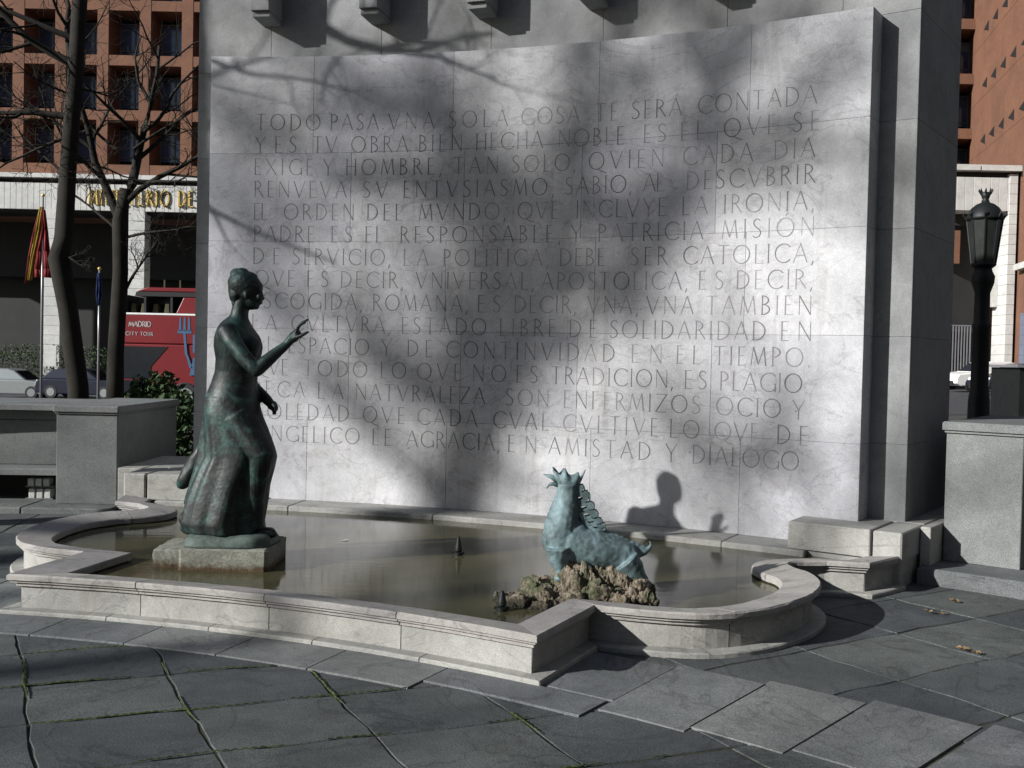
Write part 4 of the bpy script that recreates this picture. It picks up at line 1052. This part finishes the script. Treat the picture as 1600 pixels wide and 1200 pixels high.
plant('bare_tree', 'tall leafless plane tree standing left of the fountain out of frame, leaning trunk', 'tree', a, b, (b0.x, b0.y, 0), 'leafless plane trees shading the fountain')
def shade_tree(x, y, h, seed, label, dens=1.2, length=5.0, r=.28, lean=(0, 0), start=.32, minr=.010):
    rn = random.Random(seed); tr = []
    for i in range(9):
        t = i/8; tr.append((V((x+lean[0]*t*t+rn.gauss(0, .08), y+lean[1]*t*t+rn.gauss(0, .08), -.06+h*t)), r*(1-.75*t)))
    a, b = tree_mesh(tr, seed, 4, dens=dens, length=length, kids=(6, 5, 4), up=.35, start=start, minr=minr)
    plant('bare_tree', label, 'tree', a, b, (x, y, 0), 'leafless plane trees shading the fountain')
shade_tree(-30, -9.5, 17, 31, 'leafless plane tree behind the viewer to the left, broad crown', .9, 6)
shade_tree(-15, -8.5, 12, 32, 'leafless plane tree behind the viewer, nearest its left shoulder', 1.3, 5.5)
shade_tree(-31, 0.0, 17, 33, 'leafless plane tree far to the left beyond the leaning one', .9, 6)
# a nearer tree whose low limb throws the sharp branch shadow across the top of the wall
near = V((-10.2, 6.4, -.06))
tr = [(near, .2), (near+V((.05, 0, 2.5)), .17), (near+V((.1, .1, 5)), .14), (near+V((0, .1, 7.2)), .10), (near+V((-.2, 0, 9.5)), .05)]
q1 = proj_up(8.5, 4.95, 6.3); q2 = proj_up(11.5, 4.55, 6.2); q3 = proj_up(15.5, 4.15, 6.0)
fl = [(near+V((.1, .1, 5.5)), (q1-near-V((.1, .1, 5.5))), (q1-near-V((.1, .1, 5.5))).length*1.15, .10), (q1, q2-q1, 1.7, .06), (q2, q3-q2, 2.0, .045), (q2, (.5, .3, -.5), .8, .02), (q1, (.6, .2, .3), 1.6, .025)]
a, b = tree_mesh(tr, 8, 3, first=fl, kids=(5, 4, 3), up=.05, minr=.006)
plant('bare_tree', 'slender leafless tree close to the left end of the fountain, low limb reaching right', 'tree', a, b, near, 'leafless plane trees shading the fountain')


# ================================================================== FLAGS
def flag(x, y, z0, z1, label, cloth):
    t = thing('flagpole', label, 'flagpole', (x, y, z0))
    G().tube([(x, y, z0), (x, y, z1)], [.045, .03], 8).make('pole', 'silver', t, smooth=True)
    G().ell((x, y, z1+.05), (.06, .06, .06)).make('finial', 'gold', t)
    for nm, mat, pts in cloth:
        g = G(); L = []
        for (xa_, xb_, z, ph) in pts:
            L.append([(x+xa_+(xb_-xa_)*k/10, y-.03+.07*math.sin(k*1.5+ph), z) for k in range(11)])
        for a_, b_ in zip(L[:-1], L[1:]):
            for k in range(10): g.add([a_[k], a_[k+1], b_[k+1], b_[k]], [(0, 1, 2, 3)])
        o = g.make(nm, mat, t, smooth=True); md = o.modifiers.new('s', 'SOLIDIFY'); md.thickness = .012
flag(-16.1, 35, -.6, 6.75, 'white flagpole with a limp red and yellow flag at far left',
     [('yellow_stripe', 'yellowflag', [(-.10, .03, 6.4, 0), (-.26, -.04, 5.6, .6), (-.40, -.24, 4.7, 1.0), (-.50, -.36, 3.9, 1.2)]),
      ('red_stripe', 'redflag', [(-.03, .08, 6.3, 0), (-.05, .18, 5.6, .8), (-.24, .28, 4.9, 1.3), (-.34, .44, 4.3, 1.6), (-.30, .40, 4.0, 1.8)]),
      ('outer_red_stripe', 'redflag', [(-.15, -.11, 6.1, 0), (-.33, -.26, 5.4, .5), (-.47, -.39, 4.7, 1.0), (-.57, -.49, 3.8, 1.2)])])
flag(-14.15, 35, -.6, 4.3, 'slim flagpole with a furled blue flag between the two leafless trees',
     [('blue_cloth', 'blueflag', [(-.05, .03, 4.2, 0), (-.10, .08, 3.9, .6), (-.11, .09, 3.5, 1.0), (-.06, .04, 3.1, 1.2)])])

# ================================================================== VEHICLES
def vehicle_part(name, prof, y0, y1, mat, parent, mtx, bev=.04, seg=2, taper=None):
    """side profile (x, z) extruded over the width y0..y1; taper narrows the top"""
    n = len(prof); zs = [p[1] for p in prof]; zt, zb = max(zs), min(zs)
    def yk(y, z): return y*(1-(taper or 0)*(z-zb)/(zt-zb))
    v = [mtx@V((x, yk(y0, z), z)) for x, z in prof]+[mtx@V((x, yk(y1, z), z)) for x, z in prof]
    o = mk(name, v, [tuple(range(n)), tuple(range(2*n-1, n-1, -1))]+[(i, (i+1) % n, n+(i+1) % n, n+i) for i in range(n)], mat, parent)
    if bev:
        md = o.modifiers.new('b', 'BEVEL'); md.width = bev; md.segments = seg; md.limit_method = 'ANGLE'; md.angle_limit = R_(25)
    return o
def wheel(cx, y0, y1, r, parent, mtx, rim='silver'):
    def ring(y, rr): return [mtx@V((cx+rr*math.cos(2*math.pi*k/20), y, r+rr*math.sin(2*math.pi*k/20))) for k in range(20)]
    s = 1 if y1 > y0 else -1
    w_ = G().loft([ring(y0, r*.9), ring(y0+s*.02, r), ring(y1-s*.03, r), ring(y1, r*.92)]).make('wheel', 'black', parent)
    h = G().loft([ring(y1-s*.01, r*.62), ring(y1+s*.012, r*.60), ring(y1+s*.012, r*.2)]); h.make('rim', rim, w_)
def car(x, y, z, yaw, mat, label, L=4.2):
    t = thing('parked_car', label, 'car', (x, y, z)); m = Matrix.Translation((x, y, z))@Matrix.Rotation(yaw, 4, 'Z'); k = L/4.2
    S = lambda p: [(a*k, b) for a, b in p]
    vehicle_part('body', S([(-2.1, .35), (-2.08, .62), (-1.95, .80), (-1.0, .92), (1.55, .95), (2.0, .90), (2.1, .60), (2.08, .30), (1.75, .22), (-1.8, .22)]), -.86, .86, mat, t, m, .07, 3)
    vehicle_part('cabin', S([(-1.05, .90), (-.42, 1.36), (-.1, 1.44), (.9, 1.44), (1.35, 1.34), (1.85, .93)]), -.78, .78, mat, t, m, .05, 2, .13)
    for s in (-1, 1):
        vehicle_part('side_window', S([(-.80, .97), (-.36, 1.33), (.38, 1.36), (.38, .97)]), s*.70, s*.765, 'car_glass', t, m, 0, 1, .10)
        vehicle_part('side_window', S([(.46, .97), (.46, 1.36), (.95, 1.35), (1.30, 1.25), (1.50, .97)]), s*.70, s*.765, 'car_glass', t, m, 0, 1, .10)
        for cx in (-1.32*k, 1.28*k): wheel(cx, s*.66, s*.875, .32, t, m)
        v = [m@V((-2.06*k, s*.80, .62)), m@V((-1.98*k, s*.81, .76)), m@V((-2.02*k, s*.45, .77)), m@V((-2.115*k, s*.48, .63))]
        v += [p+(m.to_3x3()@V((-.015, 0, .01))) for p in v]
        mk('headlight', v, [(0, 1, 2, 3), (7, 6, 5, 4), (0, 1, 5, 4), (1, 2, 6, 5), (2, 3, 7, 6), (3, 0, 4, 7)], 'white', t)
    vehicle_part('windscreen', S([(-1.03, .95), (-.46, 1.355), (-.42, 1.345), (-.97, .94)]), -.66, .66, 'car_glass', t, m, 0, 1, .1)
    vehicle_part('bumper', S([(-2.15, .30), (-2.15, .46), (-2.02, .48), (-2.02, .28)]), -.60, .60, 'black', t, m, .02)
    vehicle_part('door_line', S([(.41, .30), (.41, .95), (.43, .95), (.43, .30)]), -.868, .868, 'black', t, m, 0)
    return t
def gzz(x, y): return gz(x, y)
car(-24.4, 50, -.87, R_(180), 'silver', 'silver car cut by the left edge of the picture, its rear towards the trees')
car(-20.4, 49.0, -.77, R_(176), 'darkcar', 'dark car right behind the kinked tree trunk')
car(-17.0, 50.5, -.67, R_(0), 'darkcar', 'dark blue car between the two leafless trees')
car(23.3, 50.5, .52, R_(10), 'white', 'white car parked behind the street lamp')
car(23.2, 46.8, .44, R_(8), 'darkcar', 'dark car in front of the white one beside the lamp post')
# open-top bus
bus = thing('sightseeing_bus', 'red open top double deck sightseeing bus with blue trident artwork', 'bus', (-8.5, 36, -.4))
bm_ = Matrix.Translation((-13.55, 36, -.42))
vehicle_part('lower_body', [(.0, .35), (-.12, .9), (.03, 2.25), (10.8, 2.25), (10.8, .35)], -1.22, 1.22, 'redbus', bus, bm_, .06)
vehicle_part('upper_side', [(-.05, 2.25), (.12, 3.22), (10.8, 3.22), (10.8, 2.25)], -1.25, 1.25, 'redbus', bus, bm_, .04)
vehicle_part('white_rail', [(.10, 3.23), (.10, 3.29), (10.8, 3.29), (10.8, 3.23)], -1.26, 1.26, 'white', bus, bm_, 0)
vehicle_part('lower_windows', [(.12, 1.05), (.12, 2.15), (1.85, 2.15), (1.3, 1.5), (1.2, 1.05)], -1.235, 1.235, 'car_glass', bus, bm_, 0)
vehicle_part('door', [(.25, .45), (.25, 1.0), (1.15, 1.0), (1.15, .45)], -1.236, 1.236, 'car_glass', bus, bm_, 0)
vehicle_part('windscreen', [(-.155, 1.0), (-.02, 2.2), (.0, 2.2), (-.12, 1.0)], -1.1, 1.1, 'car_glass', bus, bm_, 0)
vehicle_part('roof_canopy', [(.75, 4.02), (1.1, 4.16), (10.7, 4.16), (10.7, 4.02)], -1.2, 1.2, 'redbus', bus, bm_, .03)
vehicle_part('canopy_shade', [(.7, 3.86), (.75, 4.01), (10.7, 4.01), (10.7, 3.86)], -1.22, 1.22, 'black', bus, bm_, 0)
vehicle_part('raised_panel', [(2.1, 3.30), (2.35, 3.84), (10.6, 3.84), (10.6, 3.30)], -1.2, 1.2, 'redbus', bus, bm_, .02)
for k, xx in enumerate((.3, 1.0, 1.9)): vehicle_part('window_post', [(xx, 3.3), (xx+.0, 3.9), (xx+.07, 3.9), (xx+.07, 3.3)], -1.19, 1.19, 'black', bus, bm_, 0)
for xx in (.45, .8, 1.2, 1.6): vehicle_part('seat', [(xx, 3.2), (xx+.06, 3.62), (xx+.2, 3.62), (xx+.2, 3.2)], -1.0, 1.0, 'dull_seat', bus, bm_, .02)
for cx in (2.45, 8.2):
    wheel(cx, 1.0, 1.26, .48, bus, bm_); wheel(cx, -1.0, -1.26, .48, bus, bm_)
for k in range(3):
    xx = .72+.55*k; vehicle_part('roof_rod', [(xx, 4.16), (xx, 4.5), (xx+.05, 4.5), (xx+.05, 4.16)], -.05, 0, 'dull_seat', bus, bm_, 0)
def flat(pts): # artwork on the bus flank
    g = G(); 
    for poly in pts:
        n = len(poly); g.add([bm_@V((x, -1.262, z)) for x, z in poly]+[bm_@V((x, -1.25, z)) for x, z in poly], [tuple(range(n)), tuple(range(2*n-1, n-1, -1))]+[(i, (i+1) % n, n+(i+1) % n, n+i) for i in range(n)])
    return g
tri = [[(x, 2.70), (x+.09, 2.70), (x+.07, 3.16), (x+.02, 3.16)] for x in (2.22, 2.37, 2.52)]+[[(2.18, 2.62), (2.65, 2.62), (2.65, 2.72), (2.18, 2.72)], [(2.37, 2.62), (2.45, 2.62), (2.52, 1.9), (2.44, 1.9)], [(2.46, 1.9), (2.54, 1.9), (2.70, 1.45), (2.60, 1.45)]]
flat(tri).make('trident_print', 'blue', bus)
flat([[(2.70, 2.58), (3.2, 2.58), (3.2, 2.50), (2.80, 2.50), (2.80, 2.05), (3.2, 2.05), (3.2, 1.97), (2.70, 1.97)], [(2.6, 1.2), (3.3, 1.25), (3.3, 1.9), (2.72, 1.8)]]).make('figure_print', 'blue', bus)
for s_, x0, z0, wd, hh in (('MADRID', .52, 2.82, .75, .18), ('CITY', .42, 2.52, .4, .12), ('TOUR', .92, 2.52, .42, .12)):
    gs = [G() for _ in s_]; text_on(gs, s_, wd, hh, lambda a, b, x0=x0, z0=z0: bm_@V((x0+a, -1.262, z0+b)), wt=(.14, .2))
    for g in gs: g.make('letter', 'faded_print', bus)

# ================================================================== STREET LAMP
LX, LY = 7.12, 15.6
lamp = thing('street_lamp', 'dark cast iron street lamp with crowned lantern beside the right hand pier', 'street lamp', (LX, LY, -.05))
G().lathe((LX, LY, 0), [(.21, -.05), (.21, .15), (.17, .2), (.155, 1.1), (.145, 1.2), (.13, 1.3), (.12, 2.2), (.14, 2.25), (.115, 2.3), (.11, 2.75), (.16, 2.9), (.17, 3.0), (.13, 3.08), (.12, 3.15)], 20).make('post', 'iron', lamp, smooth=True)
def ngon(r, z, n=8, ph=.39): return [V((LX+r*math.cos(2*math.pi*k/n+ph), LY+r*math.sin(2*math.pi*k/n+ph), z)) for k in range(n)]
g = G(); g.loft([ngon(.165, 3.20), ngon(.245, 3.84)])
MAT['lampglass'] = plain('smoked_lantern_glass', (.014, .018, .016), .3, var=.4); g.make('glazing', 'lampglass', lamp)
for k in range(8):
    a, b = ngon(.169, 3.19)[k], ngon(.252, 3.86)[k]; G().tube([a, b], .012, 5).make('glazing_bar', 'iron', lamp)
G().lathe((LX, LY, 0), [(.12, 3.12), (.185, 3.17), (.175, 3.20)], 16).make('lantern_base', 'iron', lamp)
G().lathe((LX, LY, 0), [(.265, 3.85), (.27, 3.89), (.235, 3.96), (.20, 4.03), (.13, 4.09), (.06, 4.12), (.045, 4.17), (.055, 4.20), (.085, 4.27), (.05, 4.27)], 20).make('roof', 'iron', lamp, smooth=True)
for k in range(8):
    a = 2*math.pi*k/8+.39; c, s = math.cos(a), math.sin(a)
    G().tube([(LX+.24*c, LY+.24*s, 3.86), (LX+.30*c, LY+.30*s, 3.93), (LX+.285*c, LY+.285*s, 3.985)], [.022, .018, .004], 5).make('crest_spike', 'iron', lamp)
    G().tube([(LX+.06*c, LY+.06*s, 4.24), (LX+.095*c, LY+.095*s, 4.30), (LX+.085*c, LY+.085*s, 4.325)], [.014, .014, .01], 5).make('crown_point', 'iron', lamp)

# ================================================================== STREET FURNITURE AND SHRUBS
fen = thing('iron_fence', 'tall grey iron bar fence in the dark gap behind the white car', 'fence', (22.5, 53.6, .3))
mbar = boxmesh('fence_bar', .05, .05, 2.9, 'frame')
for k in range(26): put('fence_bar', mbar, (20.6+.15*k, 53.6, .9), fen)
for z in (.55, 3.3): G().box(20.3, 24.6, 53.57, 53.63, z+.5, z+.56).make('fence_rail', 'frame', fen)
kio = thing('dark_kiosk', 'dark green kiosk panel with small pale letters along its top at the right edge', 'kiosk', (13.1, 22, -.2))
G().box(10.85, 14.6, 21.9, 23.2, -.2, 1.64).make('cabinet', 'iron', kio); G().box(10.75, 14.7, 21.8, 23.3, 1.645, 1.70).make('roof_edge', 'frame', kio)
for s_, x0, wd in (('VERE', 11.28, .36), ("'B", 11.73, .15)):
    gs = [G() for _ in s_]; text_on(gs, s_, wd, .085, lambda a, b, x0=x0: V((x0+a, 21.895, 1.36+b)), wt=(.12, .22))
    for g in gs: g.make('letter', 'teal', kio)
G().box(10.9, 14.6, 21.6, 21.8, .15, .19).make('lower_rail', 'frame', kio)
def shrub(name, label, cx, cy, z0, sx, sy, sz, n, seed, cat='shrub'):
    rn = random.Random(seed); t = thing(name, label, cat, (cx, cy, z0)); g = G()
    for i in range(n):
        a = V((rn.gauss(0, 1), rn.gauss(0, 1), rn.gauss(0, 1))).normalized()*rn.uniform(.6, 1.05)
        p = V((cx+a.x*sx, cy+a.y*sy, z0+sz*.5+a.z*sz*.5)); u = V((rn.gauss(0, 1), rn.gauss(0, 1), rn.gauss(0, 1))).normalized(); w_ = u.cross(V((rn.gauss(0, 1), rn.gauss(0, 1), rn.gauss(0, 1)))).normalized()
        s = rn.uniform(.05, .09); g.add([p-u*s, p+w_*s*.5, p+u*s, p-w_*s*.5], [(0, 1, 2, 3)])
    f = g.make('foliage', 'hedge', t); g = G()
    for k in range(5): g.tube([(cx+rn.uniform(-.1, .1), cy, z0), (cx+rn.uniform(-sx, sx)*.6, cy+rn.uniform(-sy, sy)*.5, z0+sz*.7)], [.02, .008], 5)
    g.make('stems', 'bark', t)
shrub('leafy_shrub', 'dark leafy shrub in front of the bus behind the stone wall', -5.75, 16.5, -.1, .55, .4, 1.35, 1500, 4)
shrub('leafy_shrub', 'low dark shrub between the two leafless trees', -5.0, 15.5, -.1, .6, .4, 1.1, 1200, 5)
shrub('leafy_shrub', 'small green shrub in the narrow gap left of the monument base', -3.55, 12.6, 0, .20, .3, .75, 700, 6)
shrub('clipped_hedge', 'long dark clipped hedge along the far side of the street at left', -25, 57.5, -.8, 9.5, .6, 2.6, 9000, 7, 'hedge')
for k, (x, lb) in enumerate([(-25.6, 'pale poster board nearest the kinked tree on the far pavement'), (-20.6, 'pale poster board just left of the slimmer tree'), (-19.7, 'pale striped poster board behind the slimmer tree')]):
    t = thing('poster_board', lb, 'sign', (x, 56.7, -.6)); G().box(x-.35, x+.35, 56.65, 56.72, .6, 1.75).make('board', 'white_stone', t); G().box(x-.03, x+.03, 56.73, 56.79, -.6, 1.7).make('leg', 'frame', t)

# ================================================================== UNSEEN BUILDINGS ADDED TO BLOCK SKY LIGHT
def block_building(name, label, x0, x1, y0, y1, h, face):
    t = thing(name, label, 'building', ((x0+x1)/2, (y0+y1)/2, -.1))
    G().box(x0, x1, y0, y1, -.1, h).make('wall', 'blocker_facade', t); G().box(x0-.4, x1+.4, y0-.4, y1+.4, h, h+.5).make('cornice', 'blocker_facade', t)
    wm_ = boxmesh('window', 1.2, .12, 2.0, 'glass') if face == 'y' else boxmesh('window', .12, 1.2, 2.0, 'glass')
    fl_ = int((h-4)/3.5)
    if face == 'x':
        for k in range(int((y1-y0)/3.4)):
            for f in range(fl_): put('window', wm_, (x0-.02, y0+2+3.4*k, 3.8+3.5*f), t)
    else:
        for k in range(int((x1-x0)/3.4)):
            for f in range(fl_): put('window', wm_, (x0+2+3.4*k, y1+.02, 3.8+3.5*f), t)
MAT['blocker_facade'] = plain('dark_blocker_facade', (.05, .045, .042), .9, var=.2, scale=1)  # near-black so the added buildings bounce little light back
block_building('sky_blocking_building', 'tall dark building added out of view at right to block sky light', 19, 34, -32, 31, 38, 'x')
block_building('sky_blocking_building', 'long dark building added unseen behind the viewer to block sky light', -16, 34, -52, -34, 36, 'y')
